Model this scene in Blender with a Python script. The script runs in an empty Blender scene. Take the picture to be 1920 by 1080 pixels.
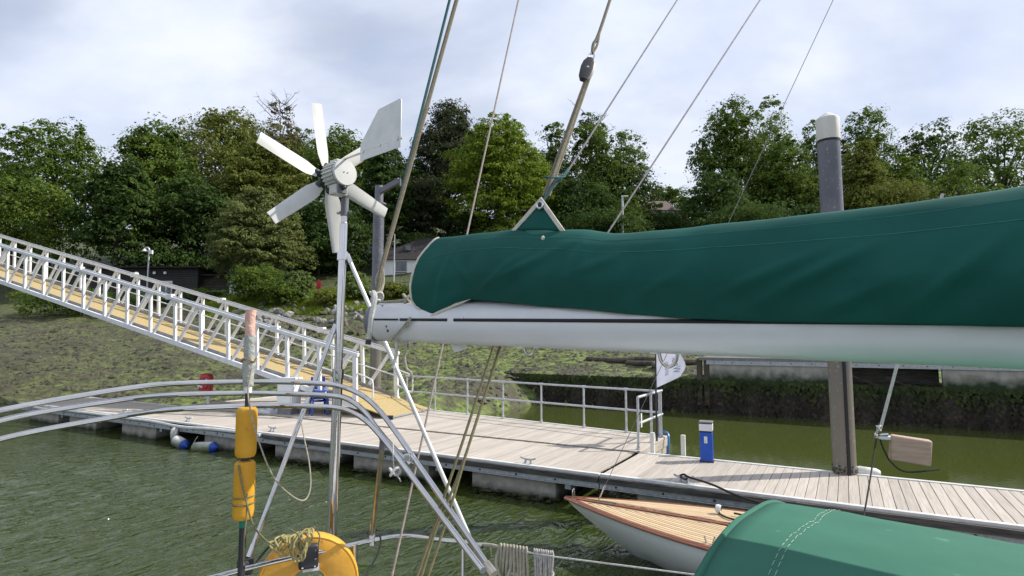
import bpy, math, random
import numpy as np
from mathutils import Vector, Matrix, Quaternion, noise as mnoise
random.seed(7); rng = np.random.default_rng(11)
scn = bpy.context.scene
COL = scn.collection
PI = math.pi
# ------------------------------------------------------------------ camera, world, sun, exposure
F_PX = 1082.0; PITCH = math.radians(5.0); CAM = Vector((0, 0, 2.9))
cam_d = bpy.data.cameras.new('camera'); cam = bpy.data.objects.new('camera', cam_d); COL.objects.link(cam)
cam.location = CAM; cam.rotation_euler = (PI/2 + PITCH, 0, 0)
cam_d.sensor_width = 36; cam_d.lens = 36*F_PX/1920; cam_d.clip_start = .05; cam_d.clip_end = 4000
scn.camera = cam
SUN_EL = math.radians(40); SUN_H = Vector((.985, .17, 0)).normalized()
to_sun = Vector((SUN_H.x*math.cos(SUN_EL), SUN_H.y*math.cos(SUN_EL), math.sin(SUN_EL)))
sd = bpy.data.lights.new('sun', 'SUN'); sd.energy = 4.8; sd.angle = math.radians(.7); sd.color = (1, .94, .85)
so = bpy.data.objects.new('sun', sd); COL.objects.link(so); so.location = (20, 4, 30)
so.rotation_euler = to_sun.to_track_quat('Z', 'Y').to_euler()
w = bpy.data.worlds.new('World'); scn.world = w; w.use_nodes = True
nt = w.node_tree; nt.nodes.clear()
def wn(t, **k):
    n = nt.nodes.new(t)
    for a, b in k.items(): setattr(n, a, b)
    return n
def wl(a, b): nt.links.new(a, b)
sky = wn('ShaderNodeTexSky', sky_type='NISHITA', sun_disc=False, sun_elevation=SUN_EL, sun_rotation=math.atan2(SUN_H.x, SUN_H.y), air_density=1.0, dust_density=1.2, ozone_density=1.5)
tc = wn('ShaderNodeTexCoord'); sep = wn('ShaderNodeSeparateXYZ'); wl(tc.outputs['Generated'], sep.inputs[0])
zc = wn('ShaderNodeMath', operation='MAXIMUM'); wl(sep.outputs[2], zc.inputs[0]); zc.inputs[1].default_value = 0
za = wn('ShaderNodeMath', operation='ADD'); wl(zc.outputs[0], za.inputs[0]); za.inputs[1].default_value = .42
dx = wn('ShaderNodeMath', operation='DIVIDE'); wl(sep.outputs[0], dx.inputs[0]); wl(za.outputs[0], dx.inputs[1])
dy = wn('ShaderNodeMath', operation='DIVIDE'); wl(sep.outputs[1], dy.inputs[0]); wl(za.outputs[0], dy.inputs[1])
cb = wn('ShaderNodeCombineXYZ'); wl(dx.outputs[0], cb.inputs[0]); wl(dy.outputs[0], cb.inputs[1])
mp = wn('ShaderNodeMapping'); wl(cb.outputs[0], mp.inputs[0]); mp.inputs['Rotation'].default_value = (0, 0, math.radians(32)); mp.inputs['Scale'].default_value = (1.0, 1.5, 1)
n1 = wn('ShaderNodeTexNoise'); wl(mp.outputs[0], n1.inputs['Vector']); n1.inputs['Scale'].default_value = 1.9; n1.inputs['Detail'].default_value = 5; n1.inputs['Roughness'].default_value = .48; n1.inputs['Distortion'].default_value = .25
r1 = wn('ShaderNodeMapRange'); wl(n1.outputs[0], r1.inputs[0]); r1.inputs[1].default_value = .33; r1.inputs[2].default_value = .62; r1.interpolation_type = 'SMOOTHSTEP'; r1.inputs[3].default_value = .58; r1.inputs[4].default_value = 1.0
n2 = wn('ShaderNodeTexNoise'); wl(mp.outputs[0], n2.inputs['Vector']); n2.inputs['Scale'].default_value = 3.6; n2.inputs['Detail'].default_value = 6; n2.inputs['Roughness'].default_value = .55
cr = wn('ShaderNodeValToRGB'); wl(n2.outputs[0], cr.inputs[0])
cr.color_ramp.elements[0].position = .35; cr.color_ramp.elements[0].color = (6.4, 7.1, 8.9, 1)
cr.color_ramp.elements[1].position = .68; cr.color_ramp.elements[1].color = (8.1, 8.5, 9.4, 1)
mx = wn('ShaderNodeMix', data_type='RGBA'); wl(r1.outputs[0], mx.inputs[0]); wl(sky.outputs[0], mx.inputs[6]); wl(cr.outputs[0], mx.inputs[7])
bg = wn('ShaderNodeBackground'); wl(mx.outputs[2], bg.inputs[0]); bg.inputs[1].default_value = .10
ow = wn('ShaderNodeOutputWorld'); wl(bg.outputs[0], ow.inputs[0])
scn.view_settings.view_transform = 'Standard'; scn.view_settings.look = 'None'
scn.view_settings.exposure = .22; scn.view_settings.gamma = 1; scn.view_settings.use_curve_mapping = False
scn.cycles.use_denoising = True
scn.cycles.max_bounces = 6; scn.cycles.diffuse_bounces = 2; scn.cycles.glossy_bounces = 3; scn.cycles.transmission_bounces = 3; scn.cycles.transparent_max_bounces = 6
scn.cycles.caustics_reflective = False; scn.cycles.caustics_refractive = False

# ------------------------------------------------------------------ layout helpers: a sight line met with a real distance or height
FW = Vector((0, math.cos(PITCH), math.sin(PITCH))); UPV = Vector((0, -math.sin(PITCH), math.cos(PITCH)))
def ray(x, y): return FW + Vector((1, 0, 0))*((x-960)/F_PX) + UPV*((540-y)/F_PX)
def at(x, y, Y): r = ray(x, y); return CAM + r*(Y/r.y)
def atz(x, y, z): r = ray(x, y); return CAM + r*((z-CAM.z)/r.z)
ANG = math.atan2(-.4985, .867); UX = Vector((math.cos(ANG), math.sin(ANG), 0)); VX = Vector((-UX.y, UX.x, 0))
def uvp(u, v, z=0): return UX*u + VX*v + Vector((0, 0, z))
def sstep(a, b, x):
    t = np.clip((np.asarray(x, float)-a)/(b-a), 0, 1); return t*t*(3-2*t)

# ------------------------------------------------------------------ materials
MATS = {}
def pm(name, c1, c2=None, scale=4, rough=.6, metal=0, bump=0, bscale=40, stretch=(1, 1, 1), rot=0, rnd=0, detail=5, spec=.5, c3=None, zmix=None, lo=.35, hi=.65, transl=0, island=0, bdist=.02, rvar=0, coat=0, speck=None):
    """a procedural surface: noise between two or three colours at world scale, bump, per-object or per-leaf variation, a tide line"""
    m = bpy.data.materials.new(name); m.use_nodes = True; t = m.node_tree; N = t.nodes; L = t.links
    b = N['Principled BSDF']; out = N['Material Output']
    geo = N.new('ShaderNodeNewGeometry'); mpn = N.new('ShaderNodeMapping'); L.new(geo.outputs['Position'], mpn.inputs[0])
    mpn.vector_type = 'TEXTURE' if rot else 'POINT'
    if rot:
        mpn.inputs['Rotation'].default_value = (0, 0, rot); mpn.inputs['Scale'].default_value = tuple(1/s for s in stretch)
    else: mpn.inputs['Scale'].default_value = stretch
    nz = N.new('ShaderNodeTexNoise'); L.new(mpn.outputs[0], nz.inputs['Vector']); nz.inputs['Scale'].default_value = scale; nz.inputs['Detail'].default_value = detail; nz.inputs['Roughness'].default_value = .6
    if rnd:
        oi0 = N.new('ShaderNodeObjectInfo'); nz.noise_dimensions = '4D'; mu = N.new('ShaderNodeMath'); mu.operation = 'MULTIPLY'; L.new(oi0.outputs['Random'], mu.inputs[0]); mu.inputs[1].default_value = 37; L.new(mu.outputs[0], nz.inputs['W'])
    rp = N.new('ShaderNodeValToRGB'); L.new(nz.outputs[0], rp.inputs[0]); e = rp.color_ramp.elements
    c2 = c2 or c1
    e[0].position = lo; e[0].color = (*c1, 1); e[1].position = hi; e[1].color = (*c2, 1)
    if c3: q = e.new((lo+hi)/2); q.color = (*c3, 1)
    col = rp.outputs[0]
    if zmix:   # growth below a height, with a ragged edge
        z0, z1, zc_ = zmix
        sp = N.new('ShaderNodeSeparateXYZ'); L.new(geo.outputs['Position'], sp.inputs[0])
        nz2 = N.new('ShaderNodeTexNoise'); L.new(geo.outputs['Position'], nz2.inputs['Vector']); nz2.inputs['Scale'].default_value = 3.2; nz2.inputs['Detail'].default_value = 6
        ad = N.new('ShaderNodeMath'); ad.operation = 'MULTIPLY_ADD'; L.new(nz2.outputs[0], ad.inputs[0]); ad.inputs[1].default_value = -(z1-z0)*1.6; L.new(sp.outputs[2], ad.inputs[2])
        mr = N.new('ShaderNodeMapRange'); L.new(ad.outputs[0], mr.inputs[0]); mr.inputs[1].default_value = z0-(z1-z0)*.8; mr.inputs[2].default_value = z1-(z1-z0)*.8; mr.inputs[3].default_value = 1; mr.inputs[4].default_value = 0
        mz = N.new('ShaderNodeMix'); mz.data_type = 'RGBA'; L.new(mr.outputs[0], mz.inputs[0]); L.new(col, mz.inputs[6]); mz.inputs[7].default_value = (*zc_, 1); col = mz.outputs[2]
    if speck:
        sc_, th, scol = speck
        ns = N.new('ShaderNodeTexNoise'); L.new(geo.outputs['Position'], ns.inputs['Vector']); ns.inputs['Scale'].default_value = sc_; ns.inputs['Detail'].default_value = 3
        ms = N.new('ShaderNodeMapRange'); L.new(ns.outputs[0], ms.inputs[0]); ms.inputs[1].default_value = th; ms.inputs[2].default_value = th+.05
        mz = N.new('ShaderNodeMix'); mz.data_type = 'RGBA'; L.new(ms.outputs[0], mz.inputs[0]); L.new(col, mz.inputs[6]); mz.inputs[7].default_value = (*scol, 1); col = mz.outputs[2]
    if rnd or island:
        src = geo.outputs['Random Per Island'] if island else N.new('ShaderNodeObjectInfo').outputs['Random']
        hv = N.new('ShaderNodeHueSaturation'); L.new(col, hv.inputs['Color'])
        mr = N.new('ShaderNodeMapRange'); L.new(src, mr.inputs[0]); k = island or rnd; mr.inputs[3].default_value = 1-k; mr.inputs[4].default_value = 1+k; L.new(mr.outputs[0], hv.inputs['Value'])
        if island:
            wnz = N.new('ShaderNodeTexWhiteNoise'); wnz.noise_dimensions = '1D'; L.new(src, wnz.inputs['W'])
            mh = N.new('ShaderNodeMapRange'); L.new(wnz.outputs[0], mh.inputs[0]); mh.inputs[3].default_value = .475; mh.inputs[4].default_value = .52; L.new(mh.outputs[0], hv.inputs['Hue'])
        col = hv.outputs[0]
    L.new(col, b.inputs['Base Color']); b.inputs['Roughness'].default_value = rough; b.inputs['Metallic'].default_value = metal
    b.inputs['Specular IOR Level'].default_value = spec; b.inputs['Coat Weight'].default_value = coat
    if rvar:
        mr = N.new('ShaderNodeMapRange'); L.new(nz.outputs[0], mr.inputs[0]); mr.inputs[3].default_value = max(.02, rough-rvar); mr.inputs[4].default_value = min(1, rough+rvar); L.new(mr.outputs[0], b.inputs['Roughness'])
    if bump:
        nb = N.new('ShaderNodeTexNoise'); L.new(mpn.outputs[0], nb.inputs['Vector']); nb.inputs['Scale'].default_value = bscale; nb.inputs['Detail'].default_value = 4
        bp = N.new('ShaderNodeBump'); bp.inputs['Strength'].default_value = bump; bp.inputs['Distance'].default_value = bdist; L.new(nb.outputs[0], bp.inputs['Height']); L.new(bp.outputs[0], b.inputs['Normal'])
    if transl:
        tr = N.new('ShaderNodeBsdfTranslucent'); L.new(col, tr.inputs[0]); ms = N.new('ShaderNodeMixShader'); ms.inputs[0].default_value = transl
        L.new(b.outputs[0], ms.inputs[1]); L.new(tr.outputs[0], ms.inputs[2]); L.new(ms.outputs[0], out.inputs['Surface'])
    MATS[name] = m; return m
def rope_mat(name, c1, c2, scale, rough=.85):
    m = pm(name, c1, c2, scale=60, rough=rough, bump=.5, bscale=220, bdist=.004, lo=.3, hi=.7)
    t = m.node_tree; N = t.nodes; L = t.links; b = N['Principled BSDF']
    wv = N.new('ShaderNodeTexWave'); wv.wave_type = 'BANDS'; wv.bands_direction = 'DIAGONAL'; wv.inputs['Scale'].default_value = scale; wv.inputs['Distortion'].default_value = 1.5
    g = N.new('ShaderNodeNewGeometry'); L.new(g.outputs['Position'], wv.inputs['Vector'])
    src = b.inputs['Base Color'].links[0].from_socket
    mz = N.new('ShaderNodeMix'); mz.data_type = 'RGBA'; mz.blend_type = 'MULTIPLY'; mz.inputs[0].default_value = .4; L.new(src, mz.inputs[6]); L.new(wv.outputs[0], mz.inputs[7]); L.new(mz.outputs[2], b.inputs['Base Color'])
    return m
STEEL = pm('stainless_steel', (.56, .55, .54), (.64, .63, .62), scale=9, rough=.06, metal=1, rvar=.035, bump=.015, bscale=30)
ALU = pm('anodised_boom', (.68, .69, .71), (.74, .75, .765), scale=3, rough=.36, metal=.12, bump=.03, bscale=12, rvar=.08, spec=.5, speck=(34, .69, (.74, .75, .76)), stretch=(1, 1, 1))
GALV = pm('galvanised_steel', (.34, .36, .38), (.5, .52, .54), scale=14, rough=.5, metal=.6, rvar=.15, bump=.1, bscale=60)
GALVR = pm('galvanised_rail', (.42, .44, .47), (.56, .58, .6), scale=9, rough=.5, metal=.4, rvar=.12)
WHITE = pm('white_gelcoat', (.74, .75, .76), (.82, .82, .81), scale=6, rough=.35, bump=.02, bscale=15)
TWHITE = pm('weathered_white_paint', (.66, .68, .68), (.78, .78, .77), scale=11, rough=.5, bump=.08, bscale=70, speck=(60, .7, (.42, .43, .38)))
BLADE = pm('blade_white', (.54, .55, .54), (.62, .62, .6), scale=8, rough=.4, speck=(30, .72, (.5, .5, .45)))
GWHITE = pm('gangway_white', (.66, .67, .69), (.8, .8, .8), scale=5, rough=.5, bump=.05, bscale=30, speck=(18, .68, (.5, .5, .46)))
CANVAS = pm('green_canvas', (.005, .07, .058), (.007, .088, .072), scale=3.2, rough=.82, bump=.35, bscale=420, bdist=.0015, spec=.25, speck=(11, .735, (.04, .13, .11)))
HOODC = pm('green_hood_canvas', (.034, .14, .095), (.042, .16, .112), scale=4, rough=.8, bump=.35, bscale=420, bdist=.0015, spec=.25, speck=(16, .71, (.08, .22, .165)))
SEAM = pm('green_seam', (.02, .15, .11), (.04, .19, .14), scale=50, rough=.8)
WEB = pm('cream_webbing', (.55, .52, .44), (.68, .65, .57), scale=40, rough=.85, bump=.3, bscale=300, bdist=.002)
THREAD = pm('white_thread', (.34, .46, .38), (.46, .56, .48), scale=60, rough=.8)
BLACK = pm('black_plastic', (.018, .019, .022), (.03, .03, .034), scale=20, rough=.45, bump=.05, bscale=90)
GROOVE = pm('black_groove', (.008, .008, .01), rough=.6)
CAPG = pm('grey_casting', (.12, .12, .15), (.17, .17, .2), scale=12, rough=.5, bump=.1, bscale=60)
YEL = pm('yellow_foam', (.56, .28, .012), (.64, .34, .02), scale=7, rough=.6, bump=.12, bscale=26, speck=(17, .7, (.45, .2, .03)))
YEL2 = pm('yellow_vinyl', (.68, .33, .03), (.76, .4, .05), scale=9, rough=.5, bump=.22, bscale=13, speck=(9, .66, (.5, .22, .04)))
PINK = pm('faded_orange_cloth', (.6, .36, .29), (.68, .45, .37), scale=22, rough=.9, bump=.5, bscale=60)
GREYC = pm('grey_cloth', (.3, .32, .3), (.45, .46, .42), scale=15, rough=.9, bump=.6, bscale=60)
BRONZE = pm('bronze_and_reflection_tone', (.45, .4, .33), (.6, .56, .5), scale=14, rough=.28, metal=1)  # bronze tone; on the support strut it paints a warm reflection onto stainless
R_TAN = rope_mat('tan_rope', (.17, .15, .1), (.27, .24, .165), 60)
R_OLIVE = rope_mat('olive_rope', (.18, .16, .075), (.3, .27, .14), 60)
R_TEAL = rope_mat('teal_rope', (.02, .1, .12), (.06, .17, .18), 60)
R_WHITE = rope_mat('white_rope', (.52, .52, .48), (.72, .72, .68), 60)
R_CREAM = rope_mat('cream_rope', (.33, .31, .24), (.52, .49, .39), 80)
R_YEL = rope_mat('yellow_line', (.36, .31, .12), (.5, .45, .2), 70)
R_BLACK = rope_mat('black_line', (.012, .012, .014), (.03, .03, .03), 60)
WIRE = pm('stay_wire', (.2, .19, .19), (.32, .31, .31), scale=90, rough=.45, metal=.7)
DECKW = pm('weathered_decking', (.31, .272, .228), (.5, .452, .395), c3=(.42, .378, .328), scale=1.6, rough=.8, stretch=(26, 1.0, 6), rot=ANG, rnd=.12, bump=.5, bscale=3, bdist=.004, detail=8, lo=.28, hi=.72, speck=(9, .73, (.56, .54, .5)))
KERB = pm('pale_edging', (.52, .52, .5), (.66, .66, .64), scale=6, rough=.6, bump=.1, bscale=30)
TIMB = pm('dark_rubbing_timber', (.03, .028, .026), (.11, .1, .088), scale=3, rough=.8, stretch=(1, 8, 8), rot=ANG, bump=.4, bscale=9, rnd=.15)
CONC = pm('concrete', (.27, .255, .215), (.41, .39, .34), scale=5, rough=.9, bump=.35, bscale=30, zmix=(-.08, .08, (.022, .03, .012)))
PILEM = pm('steel_pile', (.1, .105, .135), (.135, .14, .17), scale=2.2, rough=.42, bump=.04, bscale=8, zmix=(1.9, 3.6, (.17, .155, .125)), speck=(15, .62, (.25, .24, .215)))
PILEC = pm('pile_cap', (.58, .56, .5), (.7, .69, .65), scale=6, rough=.5, stretch=(1, 1, .25), bump=.05, speck=(9, .68, (.42, .4, .33)))
WEED = pm('bladder_weed', (.012, .016, .006), (.05, .055, .018), scale=9, rough=.55, island=.4)
SAND = pm('sand_grip_floor', (.36, .27, .12), (.44, .34, .165), scale=14, rough=.9, bump=.2, bscale=150, bdist=.003)
KICK = pm('grey_kickplate', (.22, .22, .23), (.32, .32, .32), scale=6, rough=.6)
BLUE = pm('blue_pedestal', (.008, .07, .42), (.012, .085, .47), scale=5, rough=.35)
BLUEP = pm('blue_plastic', (.01, .05, .3), (.014, .065, .36), scale=5, rough=.4)
DIFF = pm('opal_diffuser', (.7, .72, .78), (.76, .78, .83), scale=8, rough=.3)
GREYP = pm('grey_plastic', (.16, .16, .165), (.22, .22, .22), scale=8, rough=.45)
RED = pm('red_plastic', (.42, .025, .03), (.52, .05, .05), scale=7, rough=.45)
LABEL = pm('label_green_white', (.5, .55, .42), (.74, .75, .72), scale=60, rough=.5, lo=.48, hi=.52)
PAPER = pm('white_paper', (.66, .66, .64), (.76, .76, .74), scale=9, rough=.8)
FLAGM = pm('flag_cloth', (.66, .68, .82), (.74, .76, .88), scale=8, rough=.8, transl=.35)
INK = pm('blue_grey_print', (.2, .24, .42), rough=.8)
MAHO = pm('varnished_mahogany', (.19, .055, .022), (.3, .1, .04), scale=2, rough=.22, stretch=(1, 14, 14), rot=ANG, coat=.5)
TEAK = pm('teak_deck', (.5, .36, .2), (.64, .48, .3), scale=2, rough=.6, stretch=(1, 18, 18), rot=ANG, rnd=.13)
CAULK = pm('deck_caulking', (.34, .245, .15), rough=.8)
HULLW = pm('white_topsides', (.82, .84, .85), (.87, .88, .88), scale=1.5, rough=.18, zmix=(-.1, .09, (.5, .54, .5)))
SPRUCE = pm('varnished_spruce', (.42, .22, .09), (.5, .29, .13), scale=2, rough=.25, coat=.4)
DUSTY = pm('pinkish_wood', (.4, .27, .21), (.5, .35, .28), scale=9, rough=.6, stretch=(1, 1, 6))
FENDW = pm('fender_white', (.5, .5, .46), (.72, .72, .69), scale=9, rough=.5, zmix=(.02, .2, (.16, .17, .1)))
HWALL = pm('house_white_render', (.76, .76, .77), (.82, .82, .82), scale=2, rough=.8)
ROOF = pm('dark_slate', (.03, .028, .03), (.05, .046, .046), scale=6, rough=.95, rnd=.2, spec=.1)
ROOFB = pm('brown_roof', (.09, .065, .05), (.14, .1, .08), scale=3, rough=.8)
GLASS = pm('window_glass', (.05, .06, .065), (.12, .14, .15), scale=1.5, rough=.08, spec=.8)
CLAD = pm('black_cladding', (.012, .011, .012), (.03, .026, .02), scale=5, rough=.7, rnd=.35)
CLADY = pm('weathered_black_cladding', (.02, .019, .014), (.075, .068, .03), scale=2.2, rough=.75, rnd=.35)
BRICKY = pm('stone_chimney', (.3, .22, .17), (.4, .3, .23), scale=6, rough=.9)
BARK = pm('bark', (.05, .042, .032), (.1, .085, .065), scale=5, rough=.9, bump=.6, bscale=9, stretch=(1, 1, .3), bdist=.06)
DEAD = pm('dead_twigs', (.11, .09, .075), (.17, .14, .115), scale=5, rough=.9)
SHEET = pm('weedy_sheet_pile', (.016, .013, .009), (.05, .04, .026), c3=(.028, .022, .016), scale=2.4, rough=.75, bump=.8, bscale=9, bdist=.08, detail=9, speck=(5, .6, (.075, .052, .036)))
QUAYC = pm('quay_concrete', (.3, .29, .26), (.42, .4, .36), scale=3, rough=.9, bump=.2, bscale=20, stretch=(1, 1, .4), zmix=(1.3, 1.72, (.02, .038, .012)))
ROCKM = pm('grey_rock', (.13, .125, .115), (.3, .29, .27), scale=3, rough=.9, bump=.5, bscale=12, rnd=.3, zmix=(2.6, 4.4, (.05, .052, .022)))
MOSSROCK = pm('weedy_rock', (.03, .033, .016), (.1, .1, .045), scale=3, rough=.85, bump=.5, bscale=12, rnd=.4)
def leafm(n, c1, c2, isl=.24, tr=.38): return pm(n, c1, c2, scale=.22, rough=.7, transl=tr, island=isl, spec=.15, detail=2)
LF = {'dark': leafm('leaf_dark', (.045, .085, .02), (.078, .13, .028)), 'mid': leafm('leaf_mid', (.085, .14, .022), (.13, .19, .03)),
      'olive': leafm('leaf_olive', (.13, .16, .03), (.18, .205, .042)), 'bright': leafm('leaf_bright', (.16, .235, .024), (.215, .29, .034)),
      'pale': leafm('leaf_pale', (.13, .19, .055), (.18, .245, .075)), 'copper': leafm('leaf_copper', (.05, .064, .032), (.085, .1, .045)),
      'cedar': leafm('leaf_cedar', (.135, .165, .05), (.185, .215, .07)), 'brown': leafm('leaf_brown', (.13, .11, .06), (.17, .14, .075)),
      'lime': leafm('leaf_lime', (.2, .28, .03), (.25, .33, .045))}

# ------------------------------------------------------------------ mesh helpers
ORG = {}
def frame_from(d):
    d = Vector(d).normalized(); a = Vector((0, 0, 1)) if abs(d.z) < .9 else Vector((1, 0, 0))
    x = d.cross(a).normalized(); return x, x.cross(d).normalized(), d
class MB:
    def __init__(s): s.v = []; s.f = []; s.m = []
    def add(s, vs, fs, mi=0):
        o = len(s.v); s.v += [Vector(p) for p in vs]; s.f += [tuple(i+o for i in q) for q in fs]; s.m += [mi]*len(fs); return s
    def box(s, c, sz, R=None, mi=0):
        c = Vector(c); h = [k/2 for k in sz]; vs = []
        for x in (-1, 1):
            for y in (-1, 1):
                for z in (-1, 1):
                    p = Vector((x*h[0], y*h[1], z*h[2])); vs.append(c + (R @ p if R else p))
        return s.add(vs, [(0, 1, 3, 2), (4, 6, 7, 5), (0, 4, 5, 1), (2, 3, 7, 6), (0, 2, 6, 4), (1, 5, 7, 3)], mi)
    def bar(s, a, b, wd, ht, up=(0, 0, 1), mi=0):
        a = Vector(a); b = Vector(b); d = (b-a); L = d.length; d.normalize(); x = d.cross(Vector(up)).normalized(); z = x.cross(d)
        return s.box((a+b)/2, (wd, L, ht), Matrix((x, d, z)).transposed(), mi)
    def tube(s, pts, r, n=8, mi=0, closed=False, caps=True, flat=None):
        pts = [Vector(p) for p in pts]; k = len(pts); rs = r if isinstance(r, (list, tuple)) else [r]*k
        T = []
        for i in range(k):
            a = pts[(i-1) % k] if (closed or i) else pts[0]; b = pts[(i+1) % k] if (closed or i < k-1) else pts[-1]
            T.append((b-a).normalized())
        x, y, _ = frame_from(T[0]); vs = []
        for i in range(k):
            if i:
                q = T[i-1].rotation_difference(T[i]); x = q @ x
            x = (x - T[i]*x.dot(T[i])).normalized(); y = T[i].cross(x)
            for j in range(n):
                a = 2*PI*j/n; vs.append(pts[i] + (x*math.cos(a) + y*math.sin(a))*rs[i])
        fs = []
        for i in range(k if closed else k-1):
            for j in range(n):
                i2 = (i+1) % k; fs.append((i*n+j, i*n+(j+1) % n, i2*n+(j+1) % n, i2*n+j))
        if caps and not closed: fs += [tuple(range(n))[::-1], tuple(range((k-1)*n, k*n))]
        return s.add(vs, fs, mi)
    def lathe(s, prof, o, d=(0, 0, 1), n=16, mi=0, sx=1, sy=1, xdir=None):
        o = Vector(o); x, y, d = frame_from(d)
        if xdir: x = Vector(xdir).normalized(); y = d.cross(x)
        vs = []
        for r, h in prof:
            for j in range(n):
                a = 2*PI*j/n; vs.append(o + d*h + x*(r*sx*math.cos(a)) + y*(r*sy*math.sin(a)))
        k = len(prof); fs = [(i*n+j, i*n+(j+1) % n, (i+1)*n+(j+1) % n, (i+1)*n+j) for i in range(k-1) for j in range(n)]
        fs += [tuple(range(n))[::-1], tuple(range((k-1)*n, k*n))]
        return s.add(vs, fs, mi)
    def prism(s, pts, off, mi=0):
        k = len(pts); off = Vector(off); vs = [Vector(p) for p in pts] + [Vector(p)+off for p in pts]
        return s.add(vs, [tuple(range(k))[::-1], tuple(range(k, 2*k))] + [(i, (i+1) % k, (i+1) % k+k, i+k) for i in range(k)], mi)
    def grid(s, P, mi=0, closed=False):
        a = len(P); b = len(P[0]); vs = [p for r in P for p in r]
        fs = [(i*b+j, i*b+(j+1) % b, (i+1)*b+(j+1) % b, (i+1)*b+j) for i in range(a-1) for j in range(b if closed else b-1)]
        return s.add(vs, fs, mi)
    def mesh(s, name, org, mats, smooth):
        me = bpy.data.meshes.new(name); me.from_pydata([p-org for p in s.v], [], s.f); me.update()
        for m in (mats if isinstance(mats, (list, tuple)) else [mats]): me.materials.append(m)
        me.polygons.foreach_set('material_index', s.m)
        if smooth:
            me.polygons.foreach_set('use_smooth', [True]*len(me.polygons))
            if smooth != 'all': me.set_sharp_from_angle(angle=math.radians(38))
        return me
    def build(s, name, mat, parent=None, smooth=True, bevel=0, org=None, solid=0, fix=True):
        if parent is not None: org = ORG[parent.name]
        elif org is None:
            zs = min(p.z for p in s.v); n = len(s.v); c = sum(s.v, Vector())/n; org = Vector((c.x, c.y, zs))
        me = s.mesh(name, org, mat, smooth); o = bpy.data.objects.new(name, me); COL.objects.link(o); ORG[o.name] = org
        if fix:
            import bmesh
            b = bmesh.new(); b.from_mesh(me); bmesh.ops.recalc_face_normals(b, faces=b.faces); b.to_mesh(me); b.free()
        if parent is not None: o.parent = parent
        else: o.location = org
        if solid: md = o.modifiers.new('Solidify', 'SOLIDIFY'); md.thickness = solid; md.offset = 0
        if bevel: md = o.modifiers.new('Bevel', 'BEVEL'); md.width = bevel; md.segments = 2; md.limit_method = 'ANGLE'
        return o
def tag(o, label=None, cat=None, group=None, kind=None):
    for k, val in (('label', label), ('category', cat), ('group', group), ('kind', kind)):
        if val: o[k] = val
    return o
def thing(name, loc, label, cat, group=None):
    o = bpy.data.objects.new(name, None); o.empty_display_size = .1; COL.objects.link(o); o.location = loc; ORG[o.name] = Vector(loc)
    return tag(o, label, cat, group)
def piece(name, me, parent, loc, rz=0, scale=None, quat=None):
    o = bpy.data.objects.new(name, me); COL.objects.link(o); o.parent = parent; o.location = Vector(loc)-ORG[parent.name]
    if quat: o.rotation_mode = 'QUATERNION'; o.rotation_quaternion = quat
    else: o.rotation_euler = (0, 0, rz)
    if scale: o.scale = scale
    ORG[o.name] = Vector(loc); return o
def smoothpts(pts, n=8):
    pts = [Vector(p) for p in pts]; out = []
    for i in range(len(pts)-1):
        p0 = pts[max(i-1, 0)]; p1 = pts[i]; p2 = pts[i+1]; p3 = pts[min(i+2, len(pts)-1)]
        for k in range(n):
            t = k/n; out.append(.5*((2*p1)+(p2-p0)*t+(2*p0-5*p1+4*p2-p3)*t*t+(3*p1-p0-3*p2+p3)*t**3))
    return out+[pts[-1]]
def rope(name, pts, r, mat, label, cat='rope', smooth=0, n=7, group=None):
    if smooth: pts = smoothpts(pts, smooth)
    o = MB().tube(pts, r, n).build(name, mat); return tag(o, label, cat, group)
def interp(x, tab):
    return float(np.interp(x, [a for a, b in tab], [b for a, b in tab]))

# ------------------------------------------------------------------ the setting: terrain, water
def height(x, y):
    x = np.asarray(x, float); y = np.asarray(y, float); u = x*UX.x+y*UX.y; v = x*VX.x+y*VX.y
    mud_l = .25+.13*(v-14.6)+.12*np.maximum(0, -26-u)
    k = sstep(-10.6, -14.6, u)
    mud = -1.0+(np.maximum(mud_l, -1.2)*.9+1.0)*k
    k2 = sstep(-23, -33, u)
    land = (1.12+.1*np.maximum(v-24.5, 0))*(1-k2)+(mud_l+.14*np.maximum(v-24.5, 0))*k2
    front = sstep(24.35, 24.75, v)
    zz = np.where(u > -24.2, mud*(1-front)+land*front, mud*(1-sstep(24, 27, v))+land*sstep(24, 27, v))
    zz = np.where(zz > 30, 30+(zz-30)*.25, zz)
    return zz
def fbm(x, y, sc, seed):
    r = np.random.default_rng(seed); o = np.zeros_like(np.asarray(x, float)); amp = 1
    for i in range(5):
        for j in range(3):
            a = r.uniform(0, 2*PI); ph = r.uniform(0, 2*PI); fq = sc*(1.9**i)*r.uniform(.7, 1.3)
            o += amp*np.sin((x*math.cos(a)+y*math.sin(a))*fq+ph+1.3*np.sin((x*math.sin(a)-y*math.cos(a))*fq*.6+ph*2))/3
        amp *= .55
    return o
def hz(x, y):
    zz = height(x, y); return zz+fbm(x, y, .9, 3)*.16*sstep(-.5, .6, zz)
def nonuni(lo, hi, a, b, step, far):
    c = list(np.arange(a, b, step)); t = b; s = step
    while t < hi: c.append(t); s = min(s*1.12, far); t += s
    c.append(hi); t = a; s = step; pre = []
    while t > lo: s = min(s*1.12, far); t -= s; pre.append(max(t, lo))
    return np.array(pre[::-1]+c)
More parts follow.
